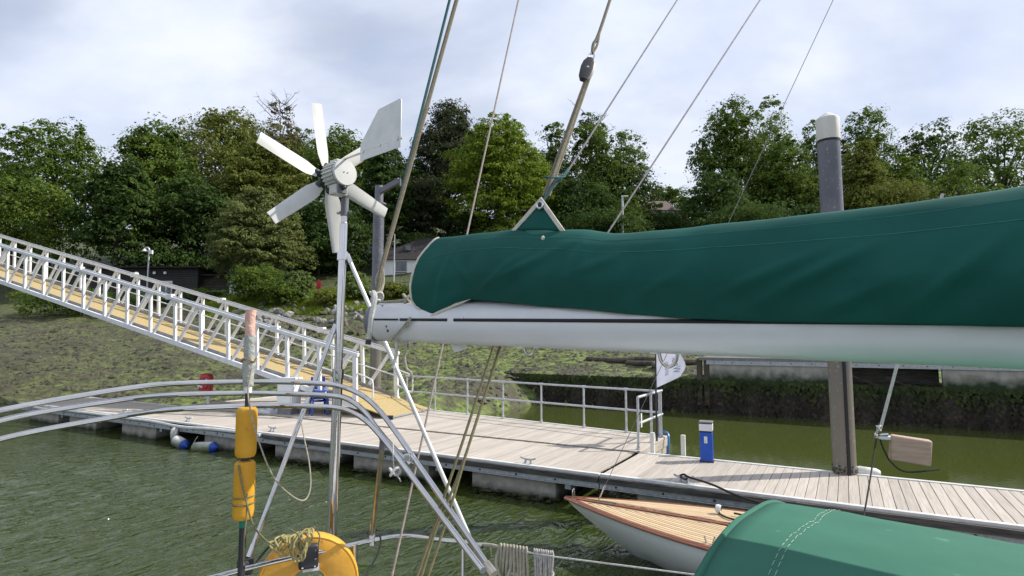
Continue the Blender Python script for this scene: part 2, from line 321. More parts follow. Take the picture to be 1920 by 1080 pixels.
def sheet(name, xs, ys, zf, mat, kind='structure'):
    X, Y = np.meshgrid(xs, ys); Z = zf(X, Y); nx, ny = len(xs), len(ys)
    co = np.stack([X, Y, Z], -1).reshape(-1, 3).astype(np.float32)
    i = np.arange((ny-1)*nx).reshape(ny-1, nx)[:, :-1].reshape(-1); q = np.stack([i, i+1, i+nx+1, i+nx], 1).astype(np.int32)
    return npmesh(name, co, q, mat, kind)
def npmesh(name, co, q, mat, kind=None, smooth=True, parent=None, org=None):
    me = bpy.data.meshes.new(name); n = len(co); k = len(q); org = np.array(org if org is not None else (0, 0, 0), np.float32)
    me.vertices.add(n); me.vertices.foreach_set('co', (co-org).astype(np.float32).ravel()); me.loops.add(k*4); me.loops.foreach_set('vertex_index', q.ravel().astype(np.int32))
    me.polygons.add(k); me.polygons.foreach_set('loop_start', np.arange(k, dtype=np.int32)*4); me.polygons.foreach_set('loop_total', np.full(k, 4, np.int32))
    me.polygons.foreach_set('use_smooth', np.full(k, smooth)); me.update(calc_edges=True); me.materials.append(mat)
    o = bpy.data.objects.new(name, me); COL.objects.link(o); ORG[o.name] = Vector([float(a) for a in org])
    if parent is not None: o.parent = parent
    else: o.location = ORG[o.name]
    if kind: o['kind'] = kind
    return o
# foreshore mud with green weed: three colours by noise, brighter green where weed lies thick
def ground_mat():
    m = pm('foreshore', (.024, .023, .013), (.09, .08, .047), scale=1.1, rough=.8, bump=1, bscale=2.6, bdist=.3, detail=9, lo=.3, hi=.7)
    t = m.node_tree; N = t.nodes; L = t.links; b = N['Principled BSDF']; src = b.inputs['Base Color'].links[0].from_socket
    g = N.new('ShaderNodeNewGeometry'); n = N.new('ShaderNodeTexNoise'); n.inputs['Scale'].default_value = .32; n.inputs['Detail'].default_value = 9; n.inputs['Roughness'].default_value = .66; L.new(g.outputs['Position'], n.inputs['Vector'])
    mr = N.new('ShaderNodeMapRange'); L.new(n.outputs[0], mr.inputs[0]); mr.inputs[1].default_value = .4; mr.inputs[2].default_value = .53
    zn = N.new('ShaderNodeVectorMath'); zn.operation = 'DOT_PRODUCT'; L.new(g.outputs['Position'], zn.inputs[0]); zn.inputs[1].default_value = tuple(UX)   # weed is thick on the flat by the wall, thin on the bare mud to the left
    zr = N.new('ShaderNodeMapRange'); L.new(zn.outputs['Value'], zr.inputs[0]); zr.inputs[1].default_value = -34; zr.inputs[2].default_value = -22; zr.inputs[3].default_value = .42; zr.inputs[4].default_value = 1
    zm = N.new('ShaderNodeMath'); zm.operation = 'MULTIPLY'; L.new(mr.outputs[0], zm.inputs[0]); L.new(zr.outputs[0], zm.inputs[1])
    c = N.new('ShaderNodeValToRGB'); n2 = N.new('ShaderNodeTexNoise'); n2.inputs['Scale'].default_value = 2.3; n2.inputs['Detail'].default_value = 7; L.new(g.outputs['Position'], n2.inputs['Vector']); L.new(n2.outputs[0], c.inputs[0])
    c.color_ramp.elements[0].position = .36; c.color_ramp.elements[0].color = (.035, .045, .012, 1); c.color_ramp.elements[1].position = .62; c.color_ramp.elements[1].color = (.15, .205, .038, 1)
    mx_ = N.new('ShaderNodeMix'); mx_.data_type = 'RGBA'; L.new(zm.outputs[0], mx_.inputs[0]); L.new(src, mx_.inputs[6]); L.new(c.outputs[0], mx_.inputs[7])
    # woodland floor well inland
    sp = N.new('ShaderNodeSeparateXYZ'); L.new(g.outputs['Position'], sp.inputs[0]); m2 = N.new('ShaderNodeMapRange'); L.new(sp.outputs[2], m2.inputs[0]); m2.inputs[1].default_value = 4.6; m2.inputs[2].default_value = 6.4
    m3 = N.new('ShaderNodeMix'); m3.data_type = 'RGBA'; L.new(m2.outputs[0], m3.inputs[0]); L.new(mx_.outputs[2], m3.inputs[6]); m3.inputs[7].default_value = (.06, .075, .022, 1)
    L.new(m3.outputs[2], b.inputs['Base Color']); return m
terrain = sheet('ground', nonuni(-900, 900, -46, 26, .35, 60), nonuni(6, 1400, 14, 62, .35, 60), hz, ground_mat())
def water_mat():
    m = bpy.data.materials.new('river_water'); m.use_nodes = True; t = m.node_tree; N = t.nodes; L = t.links; b = N['Principled BSDF']
    b.inputs['Base Color'].default_value = (.058, .072, .022, 1); b.inputs['Roughness'].default_value = .03; b.inputs['IOR'].default_value = 1.5
    g = N.new('ShaderNodeNewGeometry'); mpn = N.new('ShaderNodeMapping'); mpn.vector_type = 'TEXTURE'; mpn.inputs['Rotation'].default_value = (0, 0, -.536); mpn.inputs['Scale'].default_value = (.4, 1, 1); L.new(g.outputs['Position'], mpn.inputs[0])
    n = N.new('ShaderNodeTexNoise'); L.new(mpn.outputs[0], n.inputs['Vector']); n.inputs['Scale'].default_value = 2.9; n.inputs['Detail'].default_value = 3; n.inputs['Roughness'].default_value = .42; n.inputs['Distortion'].default_value = 1.1
    # the fairway is ruffled by the breeze, the pool behind the pontoon is sheltered
    gg = N.new('ShaderNodeVectorMath'); gg.operation = 'DOT_PRODUCT'; L.new(g.outputs['Position'], gg.inputs[0]); gg.inputs[1].default_value = tuple(VX)
    mr = N.new('ShaderNodeMapRange'); L.new(gg.outputs['Value'], mr.inputs[0]); mr.inputs[1].default_value = 9; mr.inputs[2].default_value = 12.5; mr.inputs[3].default_value = 1; mr.inputs[4].default_value = .03
    sh = N.new('ShaderNodeMapRange'); L.new(gg.outputs['Value'], sh.inputs[0]); sh.inputs[1].default_value = 8.5; sh.inputs[2].default_value = 13   # silty shallows by the shore
    cm = N.new('ShaderNodeMix'); cm.data_type = 'RGBA'; L.new(sh.outputs[0], cm.inputs[0]); cm.inputs[6].default_value = (.031, .046, .009, 1); cm.inputs[7].default_value = (.058, .072, .018, 1); L.new(cm.outputs[2], b.inputs['Base Color'])
    bp = N.new('ShaderNodeBump'); bp.inputs['Distance'].default_value = .085; L.new(mr.outputs[0], bp.inputs['Strength']); L.new(n.outputs[0], bp.inputs['Height']); L.new(bp.outputs[0], b.inputs['Normal'])
    return m
def wave(X, Y):
    r = np.random.default_rng(5); Z = np.zeros_like(X)
    wx = X+.12*fbm(X, Y, 1.1, 21); wy = Y+.12*fbm(X, Y, 1.0, 22)
    for i in range(34):
        lam = r.uniform(.2, .62); a = math.radians(-31)+r.normal(0, .26); k = 2*PI/lam
        Z += lam*.0065*np.sin(k*(wx*math.cos(a)+wy*math.sin(a))+r.uniform(0, 6.28))
    v = X*VX.x+Y*VX.y
    gust = .75+.4*fbm(X, Y, .45, 9)
    fade = sstep(11.5, 9.0, v)*sstep(30, 16, np.hypot(X, Y))
    return Z*gust*np.clip(fade, 0, 1)-.1
water = sheet('water', nonuni(-1200, 1200, -12, 6.5, .055, 120), nonuni(-300, 1500, 3.6, 15, .055, 120), wave, water_mat())

# ------------------------------------------------------------------ pontoons
ZD = .5
PW = .146
V0, V1 = 9.82, 12.15
def plat_far(u): return min(16.2, 15.75-.157*(u+12.4))
def plank_mesh(L):
    m = MB(); wdt = PW-.007; t = .028
    vs = []                                             # shallow grooved board: chamfered long edges
    prof = [(-wdt/2, -t), (-wdt/2, -.004), (-wdt/2+.004, 0), (wdt/2-.004, 0), (wdt/2, -.004), (wdt/2, -t)]
    P = [[Vector((x, y, z)) for x, z in prof] for y in (-L/2, L/2)]
    m.grid(P, closed=True); n = len(prof); m.f += [tuple(range(n)), tuple(range(n, 2*n))[::-1]]; m.m += [0, 0]
    return m.mesh('plank', Vector(), DECKW, False)
def bolts(parent, u0, u1, v, z, step, side=-1):
    u = u0
    me = MB().lathe([(.0, .012), (.018, .011), (.022, 0), (.022, -.01)], (0, 0, 0), VX*side, 8).mesh('bolt', Vector(), BLACK, True)
    while u < u1: piece('bolt', me, parent, uvp(u, v, z)); u += step
def make_pontoon(u0, u1, label, platform=None, timber_from=None, floats=()):
    o = thing('pontoon', uvp((u0+u1)/2, (V0+V1)/2, 0), label, 'pontoon', 'floating pontoons')
    me = plank_mesh(V1-V0-.2); u = u0+PW/2; r = random.Random(u0)
    while u < u1-.02:
        piece('plank', me, o, uvp(u, (V0+V1)/2, ZD+r.uniform(-.002, .002)), ANG+r.uniform(-.002, .002)); u += PW
    if platform:
        p0, p1 = platform; u = p0+PW/2
        while u < p1-.02:
            vf = plat_far(u)-.1; L = vf-V1-.06
            piece('plank', plank_mesh(L) if True else me, o, uvp(u, V1+.06+L/2, ZD+.003+r.uniform(-.002, .002)), ANG); u += PW
    def edge(name, a, b, c, sz, mat): MB().bar(uvp(*a), uvp(*b), *sz).build(name, mat, o, bevel=.006)
    edge('edge_strip', (u0, V0+.045, ZD-.008), (u1, V0+.045, ZD-.008), 0, (.1, .05), KERB)
    tf = u0 if timber_from is None else timber_from
    if tf < u1:
        k = tf
        while k < u1-.1:
            e = min(k+3.1, u1); edge('rubbing_board', (k+.004, V0-.035, ZD-.078), (e-.004, V0-.035, ZD-.078), 0, (.075, .1), TIMB); k = e
    edge('steel_beam', (u0, V0+.0, ZD-.165), (u1, V0, ZD-.165), 0, (.06, .1), GALV)
    edge('beam_lip', (u0, V0-.014, ZD-.221), (u1, V0-.014, ZD-.221), 0, (.1, .012), GALV)
    bolts(o, u0+.3, u1-.1, V0-.031, ZD-.172, .82)
    if tf > u0: bolts(o, u0+.3, tf-.1, V0-.031, ZD-.15, 1.1)
    if platform:
        edge('edge_strip', (u0, V1-.0, ZD-.002), (p0, V1, ZD-.002), 0, (.09, .05), KERB)
        a = (p0, plat_far(p0)-.05, ZD); k = p0
        while k < p1-.1:
            e = min(k+2.8, p1); edge('edge_strip', (k, plat_far(k)-.05, ZD-.004), (e, plat_far(e)-.05, ZD-.004), 0, (.1, .05), KERB); edge('side_board', (k, plat_far(k)-.03, ZD-.14), (e, plat_far(e)-.03, ZD-.14), 0, (.05, .2), TIMB); k = e
        edge('end_strip', (p1-.035, V1+.05, ZD-.006), (p1-.035, plat_far(p1)-.1, ZD-.006), 0, (.07, .055), DECKW)
        edge('side_board', (p1-.025, V1+.02, ZD-.125), (p1-.025, plat_far(p1), ZD-.125), 0, (.05, .17), DECKW)
        edge('side_board', (p1-.045, V1+.02, ZD-.3), (p1-.045, plat_far(p1)-.1, ZD-.3), 0, (.05, .15), DECKW)
        edge('end_strip', (p0+.03, V1+.05, ZD-.006), (p0+.03, plat_far(p0)-.1, ZD-.006), 0, (.06, .055), KERB)
    else:
        edge('edge_strip', (u0, V1-.045, ZD-.008), (u1, V1-.045, ZD-.008), 0, (.1, .05), KERB)
        edge('side_board', (u0, V1-.02, ZD-.13), (u1, V1-.02, ZD-.13), 0, (.05, .19), TIMB)
    for (a, b) in floats:
        m = MB().box((0, 0, 0), (b-a, V1-V0-.1, .72)); R = Matrix.Rotation(ANG, 3, 'Z')
        m.v = [R @ p + uvp((a+b)/2, (V0+V1)/2, -.095) for p in m.v]; m.build('concrete_float', CONC, o, bevel=.02)
        MB().bar(uvp(b+.25, V0+.05, ZD-.29), uvp(b+.25, V1-.1, ZD-.29), .12, .1).build('cross_beam', GALV, o)
    if platform:
        for (a, b) in ((p0+.6, p0+3.6), (p0+5.2, p0+8.4), (p0+9.8, p1-.5)):
            m = MB().box((0, 0, 0), (b-a, 1.7, .6)); R = Matrix.Rotation(ANG, 3, 'Z'); m.v = [R @ p + uvp((a+b)/2, V1+1.15, -.1) for p in m.v]; m.build('concrete_float', CONC, o, bevel=.02)
    return o
pontA = make_pontoon(-3.852, 8.6, 'grey boarded walkway pontoon with the blue power pedestal, right of the hinge gap', floats=((-3.2, -.9), (.4, 2.7), (4.2, 6.6)))
pontB = make_pontoon(-20.6, -3.872, 'wide boarded landing pontoon on which the gangway comes down', platform=(-20.6, -3.872), timber_from=-12.9, floats=((-19.8, -17.9), (-15.5, -13.8), (-12.55, -10.55), (-9.85, -7.7), (-6.6, -4.75)))
pontC = make_pontoon(-27.0, -20.64, 'narrow pontoon running off behind the red lifebuoy housing', timber_from=-20, floats=((-26.2, -24), (-23.2, -21.4)))
# weed hanging at the waterline of the floats
def weed_fringe(parent, spans):
    m = MB(); r = random.Random(3)
    for a, b, v in spans:
        n = int((b-a)*70)
        for i in range(n):
            c = uvp(a+(b-a)*r.random(), v+r.uniform(-.2, .0), r.uniform(-.12, -.02)); s = r.uniform(.03, .09); th = r.uniform(0, PI)
            d = Vector((math.cos(th), math.sin(th), r.uniform(-.5, .2)))*s; e = Vector((-d.y, d.x, r.uniform(-.04, .03)))*.6
            m.add([c-d, c+e*.7, c+d, c-e], [(0, 1, 2, 3)])
    o = m.build('weed_fringe', WEED, parent, fix=False); o['kind'] = 'stuff'
weed_fringe(pontB, [(-12.6, -10.5, V0+.05), (-9.9, -7.65, V0+.05), (-6.65, -4.7, V0+.05)])
weed_fringe(pontA, [(-3.2, -.9, V0+.1)])
# conduit pipe clipped along the left edge
pp = [uvp(u, V0-.055+.012*math.sin(u*1.7), ZD-.05-.05*max(0, math.sin((u+18.6)*.75))**3) for u in np.arange(-26.5, -12.9, .25)]
tag(MB().tube(pp, .045, 10).build('edge_pipe', KERB), 'pale grey pipe sagging along the left edge of the landing pontoon', 'pipe')
def cleat(u, v, label, rz=0):
    p = uvp(u, v, ZD); o = thing('mooring_cleat', p, label, 'cleat', 'pontoon mooring cleats'); d = UX; e = VX
    MB().tube(smoothpts([p-d*.17+Vector((0, 0, .125)), p-d*.1+Vector((0, 0, .1)), p+Vector((0, 0, .092)), p+d*.1+Vector((0, 0, .1)), p+d*.17+Vector((0, 0, .125))], 4), [.011]+[.018]*15+[.011], 8).build('horn', GALV, o)
    for s in (-1, 1):
        MB().tube([p+d*s*.065, p+d*s*.05+Vector((0, 0, .09))], [.026, .018], 8).build('leg', GALV, o)
        MB().box(p+d*s*.07+Vector((0, 0, .008)), (.1, .07, .016), Matrix.Rotation(ANG, 3, 'Z')).build('base_plate', GALV, o, bevel=.004)
cleat(-20.2, 10.12, 'galvanised cleat at the far left of the landing pontoon'); cleat(-16.64, 10.08, 'galvanised cleat above the fenders on the pontoon edge')
cleat(-12.97, 10.1, 'galvanised cleat right of the yellow floats on the pontoon edge'); cleat(-5.37, 9.96, 'galvanised bare cleat on the pontoon edge in the middle of the view')
cleat(-2.43, 9.98, 'cleat with the black mooring line on it above the varnished boat')
# gap hinge rubber
# fenders
def fender(p, d, L, r, label, ends):
    o = thing('fender', p, label, 'fender', 'fenders under the pontoon edge'); d = Vector(d).normalized()
    MB().lathe([(.02, -L/2), (r*.55, -L/2+.02), (r*.95, -L/2+.1), (r, -L/2+.16), (r, L/2-.16), (r*.95, L/2-.1), (r*.55, L/2-.02), (.02, L/2)], p, d, 18).build('body', FENDW, o)
    for s in ends:
        MB().lathe([(r*.97, 0), (r*.97, .06), (r*.6, .135), (.03, .17), (.03, .21), (.001, .21)], p+d*s*(L/2-.155), d*s, 18).build('end_cap', BLUEP, o)
    MB().tube(smoothpts([p-d*(L/2), p-d*(L/2)+Vector((0, 0, .1)), p-d*(L/2)*.8+VX*.06+Vector((0, 0, .3))], 5), .008, 6).build('lanyard', R_WHITE, o)
fender(uvp(-16.65, 9.7, .17), (-.05, 0, 1), .42, .1, 'white fender hanging upright at the left of the three', ())
fender(uvp(-16.1, 9.55, .02), UX*1+Vector((0, 0, -.22)), .62, .15, 'white fender with a blue end floating in the middle of the three', (1,))
fender(uvp(-15.05, 9.6, -.02), UX*1+VX*.15+Vector((0, 0, .08)), .86, .15, 'longest white fender with a blue end floating at the right of the three', (1,))
# ------------------------------------------------------------------ pontoon guard rails
def railing():
    o = thing('guard_rail', uvp(-8, 15, ZD), 'galvanised two-rail handrail round the far side of the landing pontoon', 'railing')
    us = [-13.3, -11.9, -10.45, -9.0, -7.6, -6.2, -4.95, -4.05]
    pts = [(u, plat_far(u)-.1) for u in us]; h = 1.1; R = .028
    for z in (.58, h):
        MB().tube(smoothpts([uvp(u, v, ZD+z) for u, v in pts], 2), R, 10).build('rail', GALVR, o)
    for u, v in pts:
        MB().tube([uvp(u, v, ZD), uvp(u, v, ZD+h)], R*.95, 10).build('post', GALVR, o)
        MB().lathe([(.05, 0), (.05, .03), (.036, .035), (.036, .09), (.03, .095)], uvp(u, v, ZD), n=10).build('post_foot', GALVR, o)
        for z in (.58, h): MB().lathe([(.037, -.05), (.037, .05)], uvp(u, v, ZD+z), UX, 10).build('rail_clamp', GALVR, o)
    return o
railing()
def railing_end():
    o = thing('end_rail', uvp(-3.98, 13.4, ZD), 'short galvanised handrail across the right end of the landing pontoon beside the flag', 'railing')
    vs = [12.42, 13.4, plat_far(-3.98)-.22]; h = 1.12
    for z in (.55, h): MB().tube(smoothpts([uvp(-3.98, 12.42, ZD+z), uvp(-3.98, 13.3, ZD+z), uvp(-3.98, plat_far(-4)-.1, ZD+z)], 3), .03, 10).build('rail', GALVR, o)
    for v in vs:
        MB().tube([uvp(-3.98, v, ZD), uvp(-3.98, v, ZD+h)], .028, 10).build('post', GALVR, o)
        MB().lathe([(.05, 0), (.05, .03), (.036, .035), (.036, .09), (.03, .095)], uvp(-3.98, v, ZD), n=10).build('post_foot', GALVR, o)
    MB().box(uvp(-3.93, 12.5, ZD+.62), (.012, .07, .3), Matrix.Rotation(ANG, 3, 'Z')).build('notice', TWHITE, o)
railing_end()
# feather flag tied to the end rail
def flag():
    b = uvp(-3.9, 13.55, ZD); o = thing('banner_flag', b, 'white feather banner on a black pole tied to the end rail', 'flag')
    MB().tube([b, b+Vector((0, 0, 1.0)), b+Vector((.02, 0, 2.4))], [.024, .022, .012], 8).build('pole', BLACK, o)
    tl = b+Vector((.02, 0, 2.3)); n1_, n2_ = 20, 10; P = []
    W = Vector((.86, -.5, 0)).normalized()
    for i in range(n1_+1):
        t = i/n1_; row = []
        for j in range(n2_+1):
            s = j/n2_; wd = .62-.05*math.sin(t*7+.4)*s-.1*max(0, t-.8)
            zz = 2.3-1.05*t + s*(.0+.33*t**1.2) - .05*s
            row.append(b+Vector((.02, 0, 0))+W*(wd*s)+Vector((0, 0, zz))+Vector((.5, .86, 0))*(.05*math.sin(s*5+t*4)*s))
        P.append(row)
    MB().grid(P).build('cloth', FLAGM, o, fix=False)
    for txt, s0, t0, size in (('Wool', .62, .8, .2), ('and lo', .34, .8, .15)):
        cu = bpy.data.curves.new('lettering', 'FONT'); cu.body = txt; cu.size = size; tmp = bpy.data.objects.new('tmp', cu); COL.objects.link(tmp)
        dg = bpy.context.evaluated_depsgraph_get(); me = bpy.data.meshes.new_from_object(tmp.evaluated_get(dg)); bpy.data.objects.remove(tmp); bpy.data.curves.remove(cu)
        me.materials.clear(); me.materials.append(INK)
        for vtx in me.vertices:                        # the print runs up the cloth and shows through from behind
            x, y = vtx.co.x, vtx.co.y; t = max(0, min(1, t0-x/1.05)); s = max(.02, min(.98, s0+y/.58))
            fi = t*n1_; fj = s*n2_; i = min(int(fi), n1_-1); j = min(int(fj), n2_-1); a, c = fi-i, fj-j
            p = (P[i][j]*(1-a)+P[i+1][j]*a)*(1-c)+(P[i][j+1]*(1-a)+P[i+1][j+1]*a)*c
            vtx.co = p+Vector((-.5, -.86, 0))*.006-b
        q = bpy.data.objects.new('lettering', me); COL.objects.link(q); q.parent = o
flag()
# swim ladder posts, pedestal, piles
def ladder():
    o = thing('boarding_ladder', uvp(-3.2, 12.3, 0), 'cream boarding ladder posts standing at the far edge left of the blue pedestal', 'ladder')
    for u in (-3.62, -2.98):
        MB().bar(uvp(u, 12.25, -.2), uvp(u, 12.25, ZD+.42), .075, .085, up=UX).build('post', PILEC, o, bevel=.008)
    MB().bar(uvp(-3.62, 12.25, ZD-.03), uvp(-2.98, 12.25, ZD-.03), .06, .04).build('rung', PILEC, o)
    MB().bar(uvp(-3.62, 12.25, ZD-.3), uvp(-2.98, 12.25, ZD-.3), .06, .04).build('rung', PILEC, o)
ladder()
rope('blue_hose', [uvp(-4.15, 14.3, ZD+.03), uvp(-3.95, 14.35, ZD+.12), uvp(-3.8, 14.15, ZD+.1), uvp(-3.76, 14.05, ZD-.1), uvp(-3.78, 14, ZD-.35)], .03, pm('blue_hose', (.04, .16, .42), (.06, .2, .5), rough=.4), 'light blue hose drooping over the corner of the landing pontoon', 'hose', 6)
def pedestal():
    p = uvp(-2.45, 11.93, ZD); R = Matrix.Rotation(ANG+.12, 3, 'Z'); o = thing('power_pedestal', p, 'blue power pedestal with white lamp head on the walkway pontoon', 'pedestal')
    MB().box(p+Vector((0, 0, .285)), (.235, .2, .57), R).build('body', BLUE, o, bevel=.012)
    MB().box(p+Vector((0, 0, .582)), (.225, .19, .03), R).build('collar', GROOVE, o)
    MB().box(p+Vector((0, 0, .665)), (.25, .215, .135), R).build('lamp_head', DIFF, o, bevel=.008)
    MB().box(p+Vector((0, 0, .742)), (.24, .2, .02), R).build('lamp_gasket', GROOVE, o)
    MB().box(p+Vector((0, 0, .765)), (.262, .226, .03), R).build('lid', GREYP, o, bevel=.01)
    MB().box(p+R @ Vector((-.005, -.1025, .43)), (.062, .004, .13), R).build('label_plate', LABEL, o)
    MB().box(p+R @ Vector((.06, -.1025, .25)), (.07, .004, .2), R).build('socket_cover', BLUE, o, bevel=.004)
    MB().box(p+Vector((0, 0, .012)), (.26, .22, .024), R).build('base', BLACK, o)
pedestal()
def pile(name, base, r, top, label, cap=True):
    o = thing(name, Vector((base.x, base.y, -2)), label, 'pile')
    MB().lathe([(r, -2), (r, top)], Vector((base.x, base.y, 0)), n=40).build('shaft', PILEM, o)
    if cap:
        c = Vector((base.x, base.y, 0)); MB().lathe([(r*1.06, top-.02), (r*1.06, top+.36), (r*1.02, top+.4), (r*.55, top+.47), (.02, top+.53)], c, n=40).build('cap', PILEC, o)
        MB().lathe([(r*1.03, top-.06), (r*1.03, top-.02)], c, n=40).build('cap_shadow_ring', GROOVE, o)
    return o
PR = atz(1584, 887, .5)
op = pile('mooring_pile', PR, .192, 6.63, 'tall grey steel pile with white conical cap behind the walkway pontoon')
MB().bar(PR+Vector((-.03, -.194, -1)), PR+Vector((-.03, -.194, 2.0)), .05, .03, up=(0, 1, 0)).build('guide_strip', GROOVE, op)
m = MB(); r = random.Random(5)
for i in range(900):                                   # barnacles and weed round the pile foot
    a = r.uniform(0, 2*PI); z = -.1+.75*r.random()**2; s = r.uniform(.01, .03); d = Vector((math.cos(a), math.sin(a), 0)); c = Vector((PR.x, PR.y, z))+d*(.192+.004)
    t = Vector((-d.y, d.x, 0))*s; m.add([c-t, c+d*s*.5+Vector((0, 0, s*.8)), c+t, c+d*s*.3-Vector((0, 0, s))], [(0, 1, 2, 3)])
ow_ = m.build('weed_growth', WEED, op, fix=False); ow_['kind'] = 'stuff'
tag(MB().lathe([(.02, -.2), (.07, -.19), (.1, -.12), (.1, .14), (.07, .2), (.02, .21)], PR+Vector((.36, -.06, .02)), (1, -.35, -.1), 16).build('white_float', FENDW), 'white float lying against the foot of the mooring pile', 'float')
LP_ = at(706, 600, 23.0); ol = pile('mooring_pile', LP_, .22, 8.35, 'grey steel pile with a bracket arm on top behind the gangway', cap=False)
c = Vector((LP_.x, LP_.y, 0))
MB().lathe([(.17, 8.3), (.17, 9.05), (.165, 9.07), (.02, 9.09)], c, n=24).build('neck', CAPG, ol); MB().lathe([(.29, 8.3), (.29, 8.36)], c, n=32).build('collar_ring', CAPG, ol)
MB().bar(c+Vector((.1, -.1, 8.85)), c+Vector((.95, -.65, 9.12)), .14, .22).build('bracket_arm', CAPG, ol, bevel=.01); MB().box(c+Vector((.97, -.66, 9.05)), (.06, .2, .3)).build('bracket_plate', CAPG, ol)
# ------------------------------------------------------------------ gangway
def gangway():
    ax = Vector((-.925, .38, 0)).normalized(); wv = Vector((.38, .925, 0)).normalized(); S = .238; base = Vector((-3.2, 18.57, ZD+.03))
    o = thing('gangway', base, 'white aluminium truss gangway with sand coloured floor sloping down to the pontoon', 'gangway')
    def P(t, n, h): return base+ax*t+wv*n+Vector((0, 0, S*t+h))
    hw = 1.12; t0, t1, step, H = 1.35, 27.96, 1.33, 1.56
    MB().prism([P(0, -hw-.05, 0), P(1.4, -hw-.05, .02), P(1.4, hw+.05, .02), P(0, hw+.05, 0)], (0, 0, .03)).build('ramp_flap', SAND, o)
    MB().bar(P(-.02, -hw-.08, .02), P(-.02, hw+.08, .02), .05, .04).build('flap_edge', GALV, o)
    MB().prism([P(t0, -hw+.02, .03), P(t1, -hw+.02, .03), P(t1, hw-.02, .03), P(t0, hw-.02, .03)], (0, 0, .05)).build('floor', SAND, o)
    for s in (-1, 1):
        n = s*hw
        MB().bar(P(t0-.15, n, 0), P(t1, n, 0), .13, .17, up=(0, 0, 1)).build('bottom_chord', GWHITE, o, bevel=.012)
        MB().bar(P(t0-.12, n, H), P(t1, n, H), .13, .12).build('top_chord', GWHITE, o, bevel=.015)
        MB().bar(P(t0-.1, n*.975, H+.085), P(t1, n*.975, H+.085), .06, .045).build('handrail', GALVR, o, bevel=.012)
        MB().bar(P(t0, n-s*.09, .13), P(t1, n-s*.09, .13), .015, .13).build('kick_plate', KICK, o)
        for h in (.8,): MB().tube([P(t0, n-s*.09, h), P(t1, n-s*.09, h)], .022, 8).build('mid_rail', GWHITE, o)
        k = 0; t = t0
        me_post = None
        while t <= t1+.01:
            wdt = .15 if k == 0 else .115
            MB().bar(P(t+(.0 if k else -.05), n, .06), P(t+(.1 if k else .0), n, H-.04), .09, wdt, up=ax).build('post', GWHITE, o, bevel=.008)
            if t+step <= t1+.3:
                MB().bar(P(t+step-.17, n, .07), P(t+.24, n, H-.05), .075, .1, up=ax).build('diagonal', GWHITE, o, bevel=.008)
            t += step; k += 1
        for t in (4.6, 9.7, 15): MB().box(P(t, n, H+.03), (.3, .18, .2), Matrix.Rotation(math.atan2(ax.y, ax.x), 3, 'Z')).build('chord_joint', GWHITE, o, bevel=.02)
        # drooping rail return at the foot
        MB().tube(smoothpts([P(t0, n, 1.0), P(t0-.55, n, .96), P(t0-.68, n, .85), P(t0-.68, n, .45), P(t0-.55, n, .38), P(t0, n, .5)], 5), .024, 8).build('rail_return', GWHITE, o)
    for t in np.arange(t0, t1, 2.66): MB().bar(P(t, -hw, -.02), P(t, hw, -.02), .08, .1).build('cross_member', GWHITE, o)
    e = P(t1-.2, 0, -.1)
    a = thing('gangway_abutment', Vector((e.x, e.y, 0)), 'concrete abutment block under the shore end of the gangway', 'abutment')
    MB().box(Vector((e.x, e.y, e.z/2-.2)), (1.2, 3, e.z+.2), Matrix.Rotation(math.atan2(ax.y, ax.x), 3, 'Z')).build('block', QUAYC, a, bevel=.03)
    MB().box(Vector((e.x, e.y, e.z-.05))+ax*.7, (1.6, 3.4, .12), Matrix.Rotation(math.atan2(ax.y, ax.x), 3, 'Z')).build('bearing_slab', QUAYC, a, bevel=.02)
gangway()
# things on the landing
def cabinet():
    p = atz(541, 776, ZD); R = Matrix.Rotation(-.3, 3, 'Z'); o = thing('service_cabinet', p, 'white service cabinet at the foot of the gangway beside the blue chairs', 'cabinet')
    MB().box(p+Vector((0, 0, .1)), (.5, .42, .2), R).build('plinth', GREYP, o); MB().box(p+Vector((0, 0, .64)), (.56, .46, .9), R).build('body', HULLW, o, bevel=.015)
    MB().box(p+R @ Vector((0, -.24, .62)), (.48, .02, .78), R).build('door', HULLW, o, bevel=.006); MB().box(p+Vector((0, 0, 1.12)), (.62, .52, .07), R).build('lid', TWHITE, o, bevel=.015)
    MB().box(p+R @ Vector((.19, -.26, .65)), (.025, .03, .1), R).build('handle', GREYP, o)
cabinet()
def chair_mesh():
    sm = MB(); P = [[Vector((x, y, .43+.02*(2*x/.44)**2+.015*math.sin((y+.2)*7))) for x in np.linspace(-.22, .22, 7)] for y in np.linspace(-.22, .2, 6)]; sm.grid(P)
    bm_ = MB(); P = [[Vector((x, .2+.09*(z-.43)/.42+.05*(1-(x/.21)**2), z)) for x in np.linspace(-.21, .21, 9)] for z in np.linspace(.46, .86, 7)]; bm_.grid(P)
    return sm, bm_
